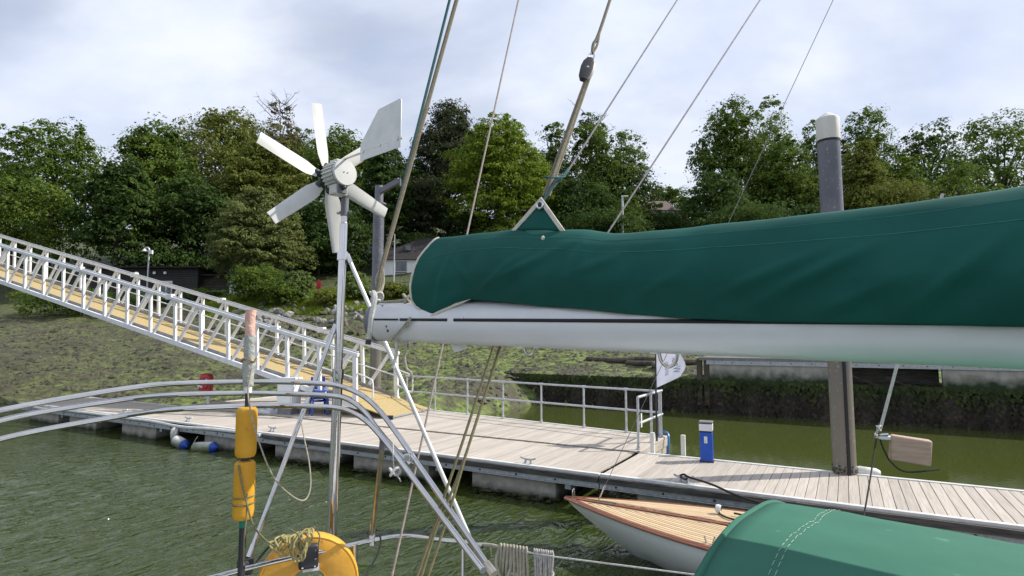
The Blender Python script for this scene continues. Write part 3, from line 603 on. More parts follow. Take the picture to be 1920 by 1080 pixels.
def chairs():
    p0 = atz(597, 778, ZD); lab = ['lowest', 'second lowest', 'second from the top', 'topmost']; R = Matrix.Rotation(.5, 3, 'Z')
    sm, bm_ = chair_mesh(); base = None
    for k in range(4):
        p = p0+Vector((0, 0, .105*k))+R @ Vector((0, -.02*k, 0)); o = thing('stacking_chair', p, 'blue plastic chair beside the gangway, '+lab[k]+' of its stack', 'chair', 'stacked blue chairs')
        for nme, src in (('seat', sm), ('backrest', bm_)):
            m = MB(); m.v = [R @ q+p for q in src.v]; m.f = src.f; m.m = src.m; m.build(nme, BLUEP, o, solid=.018)
        for sx in (-1, 1):
            for sy, ty in ((-.2, -.24), (.18, .26)):
                MB().bar(p+R @ Vector((sx*.24, ty, 0)), p+R @ Vector((sx*.2, sy, .44)), .04, .035, up=(1, 0, 0)).build('leg', BLUEP, o)
            MB().bar(p+R @ Vector((sx*.215, .2, .44)), p+R @ Vector((sx*.2, .3, .86)), .035, .03, up=(1, 0, 0)).build('back_upright', BLUEP, o)
chairs()
def lifebuoy():
    p = atz(390, 757, ZD); o = thing('lifebuoy_housing', p, 'red lifebuoy housing on a post at the far edge of the landing pontoon', 'lifebuoy')
    MB().bar(p, p+Vector((0, 0, .95)), .09, .09, up=(1, 0, 0)).build('post', TWHITE, o)
    R = Matrix.Rotation(-.35, 3, 'Z'); c = p+Vector((0, -.05, .78))
    P = []
    for zz, sc in ((-.3, .82), (-.29, .97), (-.2, 1), (.12, 1), (.22, .97), (.3, .8), (.335, .5), (.345, .1)):
        P.append([c+R @ Vector((.27*sc*abs(math.cos(t))**.5*(1 if math.cos(t) > 0 else -1), -.09+.13*sc*abs(math.sin(t))**.6*(1 if math.sin(t) > 0 else -1), zz)) for t in np.linspace(0, 2*PI, 24, endpoint=False)])
    m_ = MB().grid(P, closed=True); m_.f += [tuple(range(24))[::-1], tuple(range(7*24, 8*24))]; m_.m += [0, 0]; m_.build('shell', RED, o)
    q = [c+R @ Vector((.06+.15*math.cos(a), -.235, -.02+.18*math.sin(a))) for a in np.linspace(0, 2*PI, 24, endpoint=False)]
    MB().tube(q, .03, 8, closed=True).build('ring', RED, o)
    for a in (.8, 3.9): MB().box(c+R @ Vector((.06+.15*math.cos(a), -.235, -.02+.18*math.sin(a))), (.07, .068, .07), R @ Matrix.Rotation(-a, 3, 'Y')).build('ring_band', WHITE, o, bevel=.01)
    MB().box(c+R @ Vector((-.16, -.225, -.05)), (.15, .03, .2), R).build('notice', TWHITE, o)
    MB().tube(smoothpts([c+R @ Vector((.05, -.2, -.2)), c+R @ Vector((.1, -.22, -.5)), c+R @ Vector((.2, -.22, -.56)), c+R @ Vector((.18, -.22, -.4))], 6), .012, 6).build('line', R_WHITE, o)
lifebuoy()
def crumple(name, c, sx, sy, h, mat, label, cat, seed):
    r = random.Random(seed); P = []
    for i in range(15):
        row = []
        for j in range(11):
            x = (i/14-.5)*2; y = (j/10-.5)*2; e = max(0, 1-max(abs(x), abs(y))**3); row.append(c+UX*(x*sx+r.uniform(-.02, .02))+VX*(y*sy+r.uniform(-.02, .02))+Vector((0, 0, .006+h*e*(.3+.7*r.random()))))
        P.append(row)
    return tag(MB().grid(P).build(name, mat, fix=False, smooth=False), label, cat)
crumple('plastic_sheet', atz(500, 772, ZD), .5, .3, .12, pm('clear_plastic', (.5, .52, .55), (.68, .7, .72), scale=6, rough=.15, spec=.8), 'crumpled pale plastic sheet lying on the pontoon left of the cabinet', 'plastic sheet', 4)
# ------------------------------------------------------------------ river wall, quay, foreshore debris
def sheetwall():
    o = thing('sheet_pile_wall', uvp(-6, 24.4, -1), 'dark weed-covered sheet pile wall along the far water edge', 'wall')
    r = random.Random(8); mossA = pm('mossy_sheet_pile', (.016, .026, .006), (.045, .07, .012), scale=3, rough=.9, bump=.6, bscale=14, bdist=.06)
    u = -24.0; k = 0
    while u < 14:
        wd = .62; m = MB(); dv = 0 if k % 2 else .16; top = 1.17+r.uniform(-.09, .07); n = 4; rows = 9
        P = []
        for i in range(rows+1):
            z = -1.2+(top+1.2)*i/rows; row = []
            for j in range(n+1):
                s = j/n; off = (0 if (s < .12 or s > .88) else 1)
                row.append(uvp(u+wd*s, 24.3+(dv if off else .08)+r.uniform(-.02, .02), z+(r.uniform(-.03, .03) if i == rows else 0)))
            P.append(row)
        P.append([uvp(u+wd*j/n, 24.62, top+r.uniform(-.02, .03)) for j in range(n+1)])
        m.grid(P)
        for q in range(len(m.f)): m.m[q] = 1 if q >= (rows-1)*n else 0
        m.build('sheet_pile', [SHEET, mossA], o, fix=False, smooth=False); u += wd; k += 1
    m = MB()
    for i in range(6500):                               # weed tufts hanging on the wall
        uu = r.uniform(-24, 14); z = 1.22-1.3*r.random()**2.6
        if z < -.02: continue
        c = uvp(uu, 24.26+r.uniform(-.03, .1)-(.0), z); s = r.uniform(.03, .085); m.add([c-UX*s, c+Vector((0, 0, s*.7))-VX*s*.5, c+UX*s, c-Vector((0, 0, s*1.7))-VX*s*.3], [(0, 1, 2, 3)])
    q = m.build('hanging_weed', pm('wall_weed', (.016, .026, .006), (.05, .072, .014), scale=.9, rough=.8, island=.5, zmix=(.3, .85, (.03, .022, .012))), o, fix=False); q['kind'] = 'stuff'
sheetwall()
def quay():
    o = thing('quay_edge', uvp(3, 25.3, 1), 'concrete quay edge with a bolted steel beam above the sheet pile wall', 'quay')
    u0, u1 = -5.2, 15; z = 2.08
    k = u0+.35
    MB().bar(uvp(u0, 25.2, z), uvp(u1, 25.2, z), 1.9, .12).build('deck_edge', GREYP, o)
    MB().bar(uvp(u0+.3, 24.3, z-.14), uvp(u1, 24.3, z-.14), .08, .16).build('steel_beam', GALV, o)
    bolts(o, u0+.6, u1, 24.255, z-.13, .7)
    for a, b in ((u0+.4, u0+4.6), (u0+8.0, u1)): MB().bar(uvp(a, 24.45, z-.6), uvp(b, 24.45, z-.6), .3, .78).build('concrete_beam', QUAYC, o, bevel=.02)
    MB().bar(uvp(u0+4.6, 25.3, z-.6), uvp(u0+8, 25.3, z-.6), .2, .78).build('recess_back', TIMB, o)
    for q, zz in ((u0+5.2, 1.1), (u0+6.4, 1.0)): MB().tube([uvp(q, 24.6, zz+.5), uvp(q+1.2, 24.8, zz), uvp(q+1.6, 24.7, zz+.1)], .03, 7).build('old_pipe', BARK, o)
    for q in (u0-.0, u0+.28): MB().bar(uvp(q, 24.4, .2), uvp(q, 24.4, z+.02), .17, .2, up=UX).build('timber_post', BARK, o, bevel=.015)
quay()
tag(MB().tube(smoothpts([uvp(u, v, float(hz(*(uvp(u, v).xy)))+.12) for u, v in ((-12.5, 30.2), (-10.8, 29.6), (-9.4, 30.1), (-8, 29.2), (-6.5, 29.8))], 6), .16, 8).build('driftwood_log', BARK), 'dark weedy log lying on the green foreshore behind the flag', 'log')
tag(MB().tube(smoothpts([uvp(u, v, float(hz(*(uvp(u, v).xy)))+.1) for u, v in ((-9.9, 29.3), (-8.6, 28.6), (-7.3, 28.9))], 6), .14, 8).build('driftwood_log', BARK), 'shorter dark log in front of the long one on the green foreshore', 'log')
mt = MB()
tc_ = uvp(-7.7, 28.0); tcz = float(hz(tc_.x, tc_.y))
tag(MB().tube([Vector((tc_.x+.42*math.cos(a), tc_.y+.42*math.sin(a), tcz+.12+.05*math.sin(a*3))) for a in np.linspace(0, 2*PI, 20, endpoint=False)], .13, 10, closed=True).build('old_tyre', pm('weedy_tyre', (.03, .028, .022), (.11, .1, .075), scale=9, rough=.9, bump=.5)), 'weed-covered old tyre on the foreshore in front of the logs', 'tyre')
# rocks
def rock_mesh(seed, mat, sub=2):
    import bmesh
    b = bmesh.new(); bmesh.ops.create_icosphere(b, subdivisions=sub, radius=1); r = random.Random(seed); off = Vector((r.uniform(0, 50), r.uniform(0, 50), 0))
    pl = [(Vector((r.gauss(0, 1), r.gauss(0, 1), r.gauss(0, 1))).normalized(), r.uniform(.5, .85)) for _ in range(7)]
    for vx in b.verts:
        p = vx.co.copy()
        for nn, dd in pl:
            q = p.dot(nn)-dd
            if q > 0: p -= nn*q*.9
        p *= 1+.18*mnoise.noise(p*1.7+off); vx.co = p
    me = bpy.data.meshes.new('stone'); b.to_mesh(me); b.free(); me.materials.append(mat); return me
def rocks():
    A = [rock_mesh(i, ROCKM, 1 if i % 2 else 2) for i in range(8)]; Bm = [rock_mesh(40+i, MOSSROCK, 1) for i in range(6)]
    r = random.Random(12); p0 = at(610, 590, 46); o = thing('rock_bank', Vector((p0.x, p0.y, float(hz(p0.x, p0.y)))), 'bank of tipped grey rocks below the bushes behind the gangway', 'rocks')
    n = 0
    while n < 290:
        px = r.uniform(440, 850); Y = r.uniform(36, 49); p = at(px, 600, Y); zz = float(hz(p.x, p.y))
        scr = 540-((Vector((p.x, p.y, zz))-CAM).dot(UPV))/((Vector((p.x, p.y, zz))-CAM).dot(FW))*F_PX
        if not (568 < scr < 640): continue
        up = scr < 612; s = r.uniform(.16, .5) if up else r.uniform(.12, .36)
        q = Quaternion((r.gauss(0, 1), r.gauss(0, 1), r.gauss(0, 1), r.gauss(0, 1))).normalized()
        piece('stone', r.choice(A if up and r.random() < .85 else Bm), o, (p.x, p.y, zz+s*.15), quat=q, scale=(s, s*r.uniform(.7, 1.1), s*r.uniform(.5, .8))); n += 1
    # shingle and weed clods over the mud, far too many to count
    m = MB(); bases = []
    for i in range(7500):
        px = r.uniform(-60, 1330); Y = r.uniform(24, 46); p = at(px, 650, Y); zz = float(hz(p.x, p.y)); v = p.x*VX.x+p.y*VX.y
        if zz < .05: continue
        s = r.uniform(.03, .16)*(1 if r.random() < .9 else 1.8); c = Vector((p.x, p.y, zz)); th = r.uniform(0, PI); k = 5; ring = [c+Vector((math.cos(th+2*PI*j/k)*s*r.uniform(.7, 1.3), math.sin(th+2*PI*j/k)*s*r.uniform(.7, 1.3), -.02)) for j in range(k)]
        m.add(ring+[c+Vector((s*.2, 0, s*r.uniform(.35, .7)))], [(j, (j+1) % k, k) for j in range(k)])
    tag(m.build('shore_shingle', pm('shingle', (.018, .019, .009), (.075, .072, .042), scale=.5, rough=.8, island=.5), fix=False, smooth=False), 'scattered stones and weed clods over the muddy foreshore', 'shingle', kind='stuff')
rocks()
# ------------------------------------------------------------------ trees and bushes
def leaves(lobes, n, size, seed, droop=.35, tier=.55, clump=.3, aspect=.55, outlier=.04):
    """leaf faces laid over clumps that sit on the lobes of a crown; returns vertices and quads"""
    r = np.random.default_rng(seed); lobes = np.array(lobes, float); area = (lobes[:, 3]*lobes[:, 4]+lobes[:, 3]*lobes[:, 5])
    pr = area/area.sum(); cl = []
    per = 34
    nc = max(12, n//per)
    li = r.choice(len(lobes), nc, p=pr); d = r.normal(size=(nc, 3)); d /= np.linalg.norm(d, axis=1)[:, None]; d[:, 2] = np.where(d[:, 2] < -.45, -d[:, 2], d[:, 2])
    rad = r.uniform(.5, 1.0, nc)**.6; rad = np.where(r.random(nc) < .13, r.uniform(1.0, 1.18, nc), rad); L = lobes[li]
    cc = L[:, :3]+d*L[:, 3:6]*rad[:, None]
    cr_ = clump*np.mean(L[:, 3:6], 1)*r.uniform(.4, 1.3, nc); csz = r.uniform(.6, 1.35, nc)
    ci = r.integers(0, nc, n); e = r.normal(size=(n, 3)); e /= np.linalg.norm(e, axis=1)[:, None]; e[:, 2] = np.where(r.random(n) < .72, np.abs(e[:, 2]), e[:, 2])
    rr = cr_[ci]*r.uniform(.35, 1.0, n)**.5; rr = np.where(r.random(n) < outlier, rr*1.7, rr)
    p = cc[ci]+e*rr[:, None]*np.array([1, 1, tier])
    p[:, 2] -= droop*cr_[ci]*(e[:, 0]**2+e[:, 1]**2)*.6
    nrm = e*.8+d[ci]*.5+r.normal(size=(n, 3))*.55; nrm[:, 2] += .45; nrm /= np.linalg.norm(nrm, axis=1)[:, None]
    t = r.normal(size=(n, 3)); t[:, 2] -= droop; t -= nrm*np.sum(t*nrm, 1)[:, None]; t /= np.linalg.norm(t, axis=1)[:, None]; b = np.cross(nrm, t)
    s = (size*r.uniform(.5, 1.3, n)*csz[ci])[:, None]; lw = s*aspect
    co = np.stack([p-t*s*.5, p+b*lw*.5+nrm*s*.08, p+t*s*.5-np.array([0, 0, 1])*s*.12, p-b*lw*.5+nrm*s*.08], 1).reshape(-1, 3)
    return co, np.arange(n*4).reshape(-1, 4), cc
def limb_mesh(base, top, r0, ends, seed):
    r = random.Random(seed); m = MB(); base = Vector(base); top = Vector(top); H = top-base
    pts = [base+H*t+Vector((r.uniform(-.25, .25), r.uniform(-.25, .25), 0))*(0 if t == 0 else 1) for t in np.linspace(0, 1, 6)]
    m.tube(pts, [r0*1.25]+[r0*(1-.75*t) for t in np.linspace(.15, 1, 5)], 8)
    for e in ends:
        e = Vector(e); t = min(.9, max(.25, (e.z-base.z)/max(H.z, .1)*.7)); k = base+H*t; mid = (k+e)/2+Vector((r.uniform(-.4, .4), r.uniform(-.4, .4), r.uniform(.1, .8)))
        m.tube(smoothpts([k, mid, e], 3), [r0*.34*(1-.8*q) for q in np.linspace(0, 1, 7)], 5)
    return m
TREES = []
def tree(px, top, wid, Y, leaf, n, size, label, bottom=None, name='broadleaf_tree', seed=1, lobes=9, shape='round', group=None, droop=.35, tier=.55, clump=.3, twigs=0, base_py=None, outlier=.025):
    r = random.Random(seed); c = at(px, 400, Y); gx, gy = c.x, c.y; gz = float(hz(gx, gy)); zt = at(px, top, Y).z; k = Y/F_PX
    zb = at(px, bottom, Y).z if bottom else gz+(zt-gz)*.04
    zb = max(zb, gz); o = thing(name, (gx, gy, gz-.1), label, 'tree' if 'bush' not in name and 'hedge' not in name else 'bush', group); hw = wid*k/2*1.2; n = int(n*1.18); size *= .92; Hc = zt-zb; LB = []
    for i in range(lobes):
        t = (i+.5)/lobes
        if shape == 'round': prof = math.sin(PI*(.16+.76*t))**.75
        elif shape == 'cone': prof = (1-t)**.8*.95+.12
        elif shape == 'column': prof = .75+.25*math.sin(PI*t)
        else: prof = 1-.35*t
        lr = hw*r.uniform(.42, .6)*max(.45, prof); ang = i*2.4+r.uniform(-.5, .5); off = max(0, hw*prof-lr)*r.uniform(.75, 1)
        lz = zb+Hc*(.1+.8*t)*1.0; rz = min(lr*r.uniform(.7, .95), max(zt-lz, .3)); LB.append((gx+math.cos(ang)*off, gy+math.sin(ang)*off, lz, lr, lr, rz))
        LB.append((gx+math.cos(ang+2.6)*off, gy+math.sin(ang+2.6)*off*.9, lz+Hc*.04*r.uniform(-1, .5), lr*.9, lr*.9, min(rz, max(zt-lz, .3))*.95))
    LB.append((gx, gy, zt-hw*.32, hw*.4, hw*.4, hw*.32)); LB.append((gx, gy, zb+Hc*.45, hw*.66, hw*.66, Hc*.4)); LB.append((gx, gy, zb+Hc*.68, hw*.52, hw*.52, Hc*.29)) if shape != 'cone' else None
    co, q, cc = leaves(LB, n, size, seed, droop, tier, clump, outlier=outlier)
    npmesh('crown', co, q, LF[leaf], parent=o, org=(gx, gy, gz-.1), smooth=False)
    ends = [cc[j] for j in np.random.default_rng(seed).choice(len(cc), min(22, len(cc)), replace=False)]
    tr = limb_mesh((gx, gy, gz-.1), (gx, gy, zb+Hc*.8), max(.05, min(.55, Hc*.022)), ends, seed); tr.build('trunk', BARK, o)
    if twigs:
        m = MB()
        for i in range(twigs):
            a = Vector((gx+r.uniform(-.6, .6)*hw*.5, gy, zt-r.uniform(0, .25)*Hc)); b = a+Vector((r.uniform(-1, 1)*hw*.5, r.uniform(-.3, .3), r.uniform(.2, 1)*hw*.55)); mid = (a+b)/2+Vector((r.uniform(-.5, .5), 0, r.uniform(-.4, .4)))
            m.tube(smoothpts([a, mid, b], 4), [.07*(1-.8*t) for t in np.linspace(0, 1, 9)], 4)
            for w_ in range(3):
                e = b+Vector((r.uniform(-.9, .9), 0, r.uniform(-.3, .8))); m.tube([mid.lerp(b, r.random()), e], [.03, .012], 4)
        m.build('dead_branches', DEAD, o)
    return o
G1 = 'trees on the wooded hillside'
D = 'tree'
spec = [
 # px, top, width, Y, leaf, n, size, label, kwargs
 (-40, 262, 260, 78, 'dark', 10000, .5, 'dark tree at the extreme left of the hillside', dict(seed=1)),
 (95, 232, 260, 74, 'mid', 18000, .5, 'mid green tree second from the left edge of the hillside', dict(seed=2)),
 (285, 232, 190, 70, 'mid', 24000, .46, 'dark green leafy tree above the black sheds', dict(seed=3)),
 (225, 300, 150, 60, 'dark', 15000, .42, 'shadowy low tree to the left of the curved lamp post', dict(seed=4)),
 (430, 212, 270, 82, 'olive', 34000, .46, 'large olive green tree forming the left summit of the wood', dict(seed=5, lobes=12, droop=.5)),
 (520, 192, 100, 84, 'brown', 5500, .34, 'thin brownish conifer with bare twigs poking above the left wood', dict(seed=6, shape='cone', twigs=16, bottom=330)),
 (490, 268, 190, 72, 'olive', 34000, .4, 'sunlit olive tree in front of the left summit, left of the wind turbine', dict(seed=7, lobes=11, tier=.4, clump=.26)),
 (360, 330, 200, 66, 'dark', 20000, .42, 'dark spreading tree between the sheds and the sunlit olive tree', dict(seed=8)),
 (487, 352, 205, 56, 'cedar', 36000, .32, 'pale layered tree in front of the wood beside the black shed', dict(seed=9, shape='cone', lobes=12, tier=.3, clump=.24, droop=.5, bottom=520)),
 (640, 246, 190, 80, 'mid', 26000, .46, 'dark green tree directly behind the wind turbine', dict(seed=10)),
 (720, 270, 130, 70, 'dark', 20000, .42, 'dark tree behind the grey pile with the bracket', dict(seed=11)),
 (600, 380, 190, 63, 'dark', 20000, .4, 'shaded low tree under the turbine blades', dict(seed=12)),
 (842, 190, 165, 86, 'copper', 34000, .44, 'tall dark copper-leaved tree behind the bright green one', dict(seed=13, lobes=12, tier=.6, droop=.9, outlier=.07)),
 (800, 330, 130, 76, 'copper', 12000, .42, 'dark copper-leaved tree low down beside the twin ropes', dict(seed=14)),
 (935, 216, 200, 72, 'bright', 46000, .38, 'bright yellow-green dense tree in the middle of the hillside', dict(seed=15, lobes=13, tier=.38, clump=.25)),
 (1040, 232, 110, 84, 'pale', 17000, .4, 'light feathery tree right of the bright green tree', dict(seed=16, shape='cone', outlier=.1)),
 (1110, 212, 110, 82, 'mid', 15000, .4, 'thin ivy-clad tree with bare branches at its top', dict(seed=17, shape='column', twigs=14, outlier=.1)),
 (1180, 248, 125, 80, 'pale', 19000, .4, 'open leafy tree beside the tall lamp post', dict(seed=18, outlier=.12)),
 (1090, 335, 210, 74, 'dark', 13000, .4, 'low dark tree behind the raised peak of the sail cover', dict(seed=19)),
 (1175, 370, 120, 70, 'mid', 11000, .4, 'bushy low tree at the foot of the tall lamp post', dict(seed=20)),
 (1375, 192, 180, 78, 'mid', 36000, .42, 'big rounded dark green tree left of the capped pile', dict(seed=21, lobes=12)),
 (1455, 186, 120, 84, 'pale', 18000, .42, 'paler tree top rising behind the big rounded tree', dict(seed=22, outlier=.08)),
 (1480, 262, 150, 74, 'mid', 22000, .4, 'leafy tree immediately left of the capped pile', dict(seed=23)),
 (1345, 318, 170, 70, 'dark', 18000, .4, 'dark lower tree above the sail cover, right of the distant white house', dict(seed=24)),
 (1632, 206, 150, 84, 'mid', 20000, .42, 'tree right of the capped pile with a ragged top', dict(seed=25, outlier=.1)),
 (1620, 268, 120, 68, 'olive', 24000, .36, 'sunlit yellow-green tree just right of the capped pile', dict(seed=26, tier=.4)),
 (1745, 232, 200, 80, 'dark', 14000, .46, 'dark tree second from the right edge of the hillside', dict(seed=27)),
 (1880, 215, 240, 82, 'mid', 14000, .48, 'mid green tree at the right edge of the hillside', dict(seed=28)),
 (1560, 330, 130, 72, 'dark', 6000, .4, 'shadowy tree low behind the capped pile', dict(seed=29)),
 (1248, 352, 90, 128, 'mid', 7000, .5, 'distant tree in the gap above the white house', dict(seed=30)),
 (1285, 372, 90, 112, 'dark', 8000, .5, 'distant dark tree right of the white house', dict(seed=31)),
 (1800, 300, 220, 66, 'mid', 9000, .42, 'nearer tree at the right edge above the sail cover', dict(seed=32)),
 (30, 330, 260, 62, 'mid', 12000, .44, 'nearer tree at the left edge beyond the sheds', dict(seed=33)),
 (770, 300, 120, 82, 'dark', 15000, .44, 'dark tree seen between the twin ropes and the turbine', dict(seed=35)),
 (1010, 300, 130, 78, 'mid', 15000, .42, 'mid green tree between the bright tree and the block ropes', dict(seed=36)),
 (1145, 290, 150, 78, 'mid', 18000, .42, 'leafy tree below the bare branches right of the block ropes', dict(seed=37)),
 (1540, 225, 130, 88, 'mid', 16000, .44, 'tree top directly behind the white pile cap', dict(seed=38)),
 (1690, 290, 150, 72, 'mid', 16000, .42, 'mid green tree right of the sunlit yellow-green one', dict(seed=39)),
 (560, 240, 120, 88, 'mid', 13000, .46, 'dark tree top between the brown conifer and the turbine', dict(seed=34)),
]
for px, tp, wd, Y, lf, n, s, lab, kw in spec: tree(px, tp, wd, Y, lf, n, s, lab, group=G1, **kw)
bsh = [
 (490, 502, 120, 50, 'mid', 15000, .22, 'bright green bush beside the black sheds at the top of the rocks', 566, 41),
 (560, 508, 72, 49, 'pale', 9000, .2, 'pale green rounded bush above the left of the rock bank', 570, 42),
 (530, 530, 90, 48, 'mid', 7000, .2, 'low bush at the upper edge of the rocks', 572, 43),
 (665, 508, 66, 50, 'pale', 9000, .2, 'grey-green bush behind the wind turbine pole', 575, 44),
 (738, 532, 60, 50, 'olive', 7000, .2, 'yellow-green bush in front of the white house', 566, 45),
 (620, 548, 70, 48, 'olive', 5000, .2, 'low olive bush behind the rocks below the red marker', 575, 46),
 (790, 535, 90, 50, 'mid', 6000, .22, 'bush low behind the end of the sail cover', 575, 47),
 (700, 545, 70, 51, 'mid', 5000, .22, 'bush at the foot of the bracket pile', 580, 48),
 (400, 545, 90, 54, 'mid', 6000, .22, 'low bush in front of the small black shed', 572, 49),
 (310, 560, 160, 52, 'dark', 6000, .22, 'low dark growth on the bank below the large shed', 590, 50),
 (150, 545, 200, 50, 'mid', 9000, .24, 'hedge-like bush on the bank at the far left', 600, 51),
 (860, 540, 120, 54, 'dark', 7000, .24, 'dark bush behind the sail cover', 585, 52),
 (880, 470, 130, 66, 'dark', 8000, .3, 'dark undergrowth under the bright green tree', 520, 53),
 (620, 470, 200, 66, 'dark', 12000, .3, 'shaded undergrowth behind the turbine pole', 540, 54),
 (330, 470, 200, 64, 'dark', 9000, .3, 'shaded undergrowth behind the sheds', 530, 55),
 (1000, 410, 160, 72, 'dark', 9000, .32, 'undergrowth behind the peak of the sail cover', 470, 56),
 (1130, 405, 200, 68, 'dark', 9000, .32, 'undergrowth above the middle of the sail cover', 470, 57),
 (1235, 405, 120, 80, 'dark', 7000, .34, 'undergrowth below the distant white house', 450, 58),
 (1400, 395, 220, 66, 'dark', 9000, .32, 'undergrowth at the foot of the big rounded tree', 450, 59),
 (1660, 350, 180, 66, 'olive', 9000, .32, 'sunlit undergrowth right of the capped pile', 430, 60),
 (790, 440, 120, 70, 'dark', 8000, .3, 'dark undergrowth behind the roof of the white house', 500, 61),
 (885, 405, 190, 76, 'dark', 9000, .34, 'dark bushes on the slope between the bright tree and the sail cover', 470, 63),
 (950, 430, 160, 70, 'mid', 7000, .34, 'mid green bushes just above the left part of the sail cover', 480, 64),
 (1520, 385, 120, 66, 'dark', 6000, .32, 'dark undergrowth left of the foot of the capped pile', 450, 62),
]
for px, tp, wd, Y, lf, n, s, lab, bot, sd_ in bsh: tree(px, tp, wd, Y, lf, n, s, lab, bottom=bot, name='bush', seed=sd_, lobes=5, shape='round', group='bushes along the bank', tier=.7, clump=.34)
# rough grass on the bank
r = np.random.default_rng(77); n = 26000; pxs = r.uniform(380, 860, n); Ys = r.uniform(46, 55, n); gx = (pxs-960)/F_PX*Ys; gy = Ys; gz = hz(gx, gy); hgt = r.uniform(.1, .34, n); a = r.uniform(0, PI, n); wv = r.uniform(.03, .07, n)
lean = r.normal(0, .18, (n, 2)); A0 = np.stack([gx-np.cos(a)*wv, gy-np.sin(a)*wv, gz-.03], 1); A1 = np.stack([gx+np.cos(a)*wv, gy+np.sin(a)*wv, gz-.03], 1); T1 = np.stack([gx+lean[:, 0]+.01, gy+lean[:, 1], gz+hgt], 1); T0 = T1-np.array([.02, 0, 0])
gr = npmesh('bank_grass', np.stack([A0, A1, T1, T0], 1).reshape(-1, 3), np.arange(n*4).reshape(-1, 4), LF['lime'], kind='stuff', smooth=False); tag(gr, 'rough sunlit grass on the bank behind the rocks', 'grass')
# ------------------------------------------------------------------ buildings and lamp posts
def house():
    Y = 63; a = at(700, 527, Y); b = at(868, 527, Y); zb = a.z-1.2; ze = at(740, 487, Y).z; x0, x1 = a.x, b.x; dp = 7; o = thing('white_house', Vector(((x0+x1)/2, Y+dp/2, zb)), 'white rendered house with a dark slate roof behind the end of the boom', 'house')
    MB().box(((x0+x1)/2, Y+dp/2, (zb+ze)/2), (x1-x0, dp, ze-zb)).build('wall', HWALL, o)
    zr = at(783, 447, Y+3).z; xm = at(779, 450, Y).x
    MB().add([(x0-.4, Y-.4, ze), (x1+.4, Y-.4, ze), (x1+.4, Y+dp+.4, ze), (x0-.4, Y+dp+.4, ze), (xm, Y+3, zr), (x1-3.2, Y+3, zr)], [(0, 1, 5, 4), (1, 2, 5), (2, 3, 4, 5), (3, 0, 4), (0, 3, 2, 1)]).build('roof', ROOF, o, smooth=False)
    wl0 = at(742, 489, Y); wl1 = at(763, 526, Y); wx = (wl0.x+wl1.x)/2; wz = (wl0.z+wl1.z)/2; ww = wl1.x-wl0.x; wh = wl0.z-wl1.z
    f = MB().box((wx, Y-.02, wz), (ww+.16, .1, wh+.16)).build('window', TWHITE, o)
    for dz, hh in ((wh*.22, wh*.5), (-wh*.3, wh*.32)): MB().box((wx, Y-.08, wz+dz), (ww-.08, .04, hh)).build('pane', GLASS, f)
    MB().box((wx, Y-.085, wz-wh*.09), (ww, .03, .1)).build('transom', BLACK, f)
    s = at(777, 500, Y); MB().box((s.x, Y-.03, s.z), (.55, .05, 1.0)).build('wall_notice', WHITE, o); MB().box((s.x+.1, Y-.06, s.z-.3), (.2, .03, .18)).build('wall_meter', BLACK, o)
    s = at(766, 466, Y+1.2); MB().box((s.x, Y+.9, s.z), (.5, .4, .55)).build('roof_window', GLASS, o)
    m = at(772, 533, 58)
    g = thing('garden_fence', Vector((m.x, 58, float(hz(m.x, 58)))), 'small timber rail fence in front of the white house', 'fence')
    for q in (-1.6, 0, 1.6, 3.2): MB().box((m.x+q, 58, m.z-.3), (.1, .1, 1.2)).build('post', DEAD, g)
    for dz in (.0, .25): MB().box((m.x+.8, 57.93, m.z+dz-.1), (5, .04, .08)).build('rail', DEAD, g)
house()
def house2():
    Y = 112; a = at(1205, 410, Y); b = at(1266, 410, Y); zb = a.z-2; zt = at(1240, 395, Y).z; o = thing('hill_house', Vector(((a.x+b.x)/2, Y+4, zb)), 'distant white house with three windows high on the hillside', 'house')
    MB().box(((a.x+b.x)/2, Y+4, (zb+zt)/2), (b.x-a.x, 8, zt-zb)).build('wall', HWALL, o)
    zr = at(1240, 377, Y+4).z; MB().add([(a.x-.5, Y-.5, zt), (b.x+.5, Y-.5, zt), (b.x+.5, Y+8.5, zt), (a.x-.5, Y+8.5, zt), (a.x+.6, Y+4, zr), (b.x-.6, Y+4, zr)], [(0, 1, 5, 4), (1, 2, 5), (2, 3, 4, 5), (3, 0, 4), (0, 3, 2, 1)]).build('roof', ROOFB, o, smooth=False)
    for p in (1222, 1238, 1255):
        q = at(p, 402, Y); f = MB().box((q.x, Y-.04, q.z), (1.3, .12, 1.05)).build('window', WHITE, o); MB().box((q.x, Y-.12, q.z), (1.1, .06, .85)).build('pane', GLASS, f)
house2()
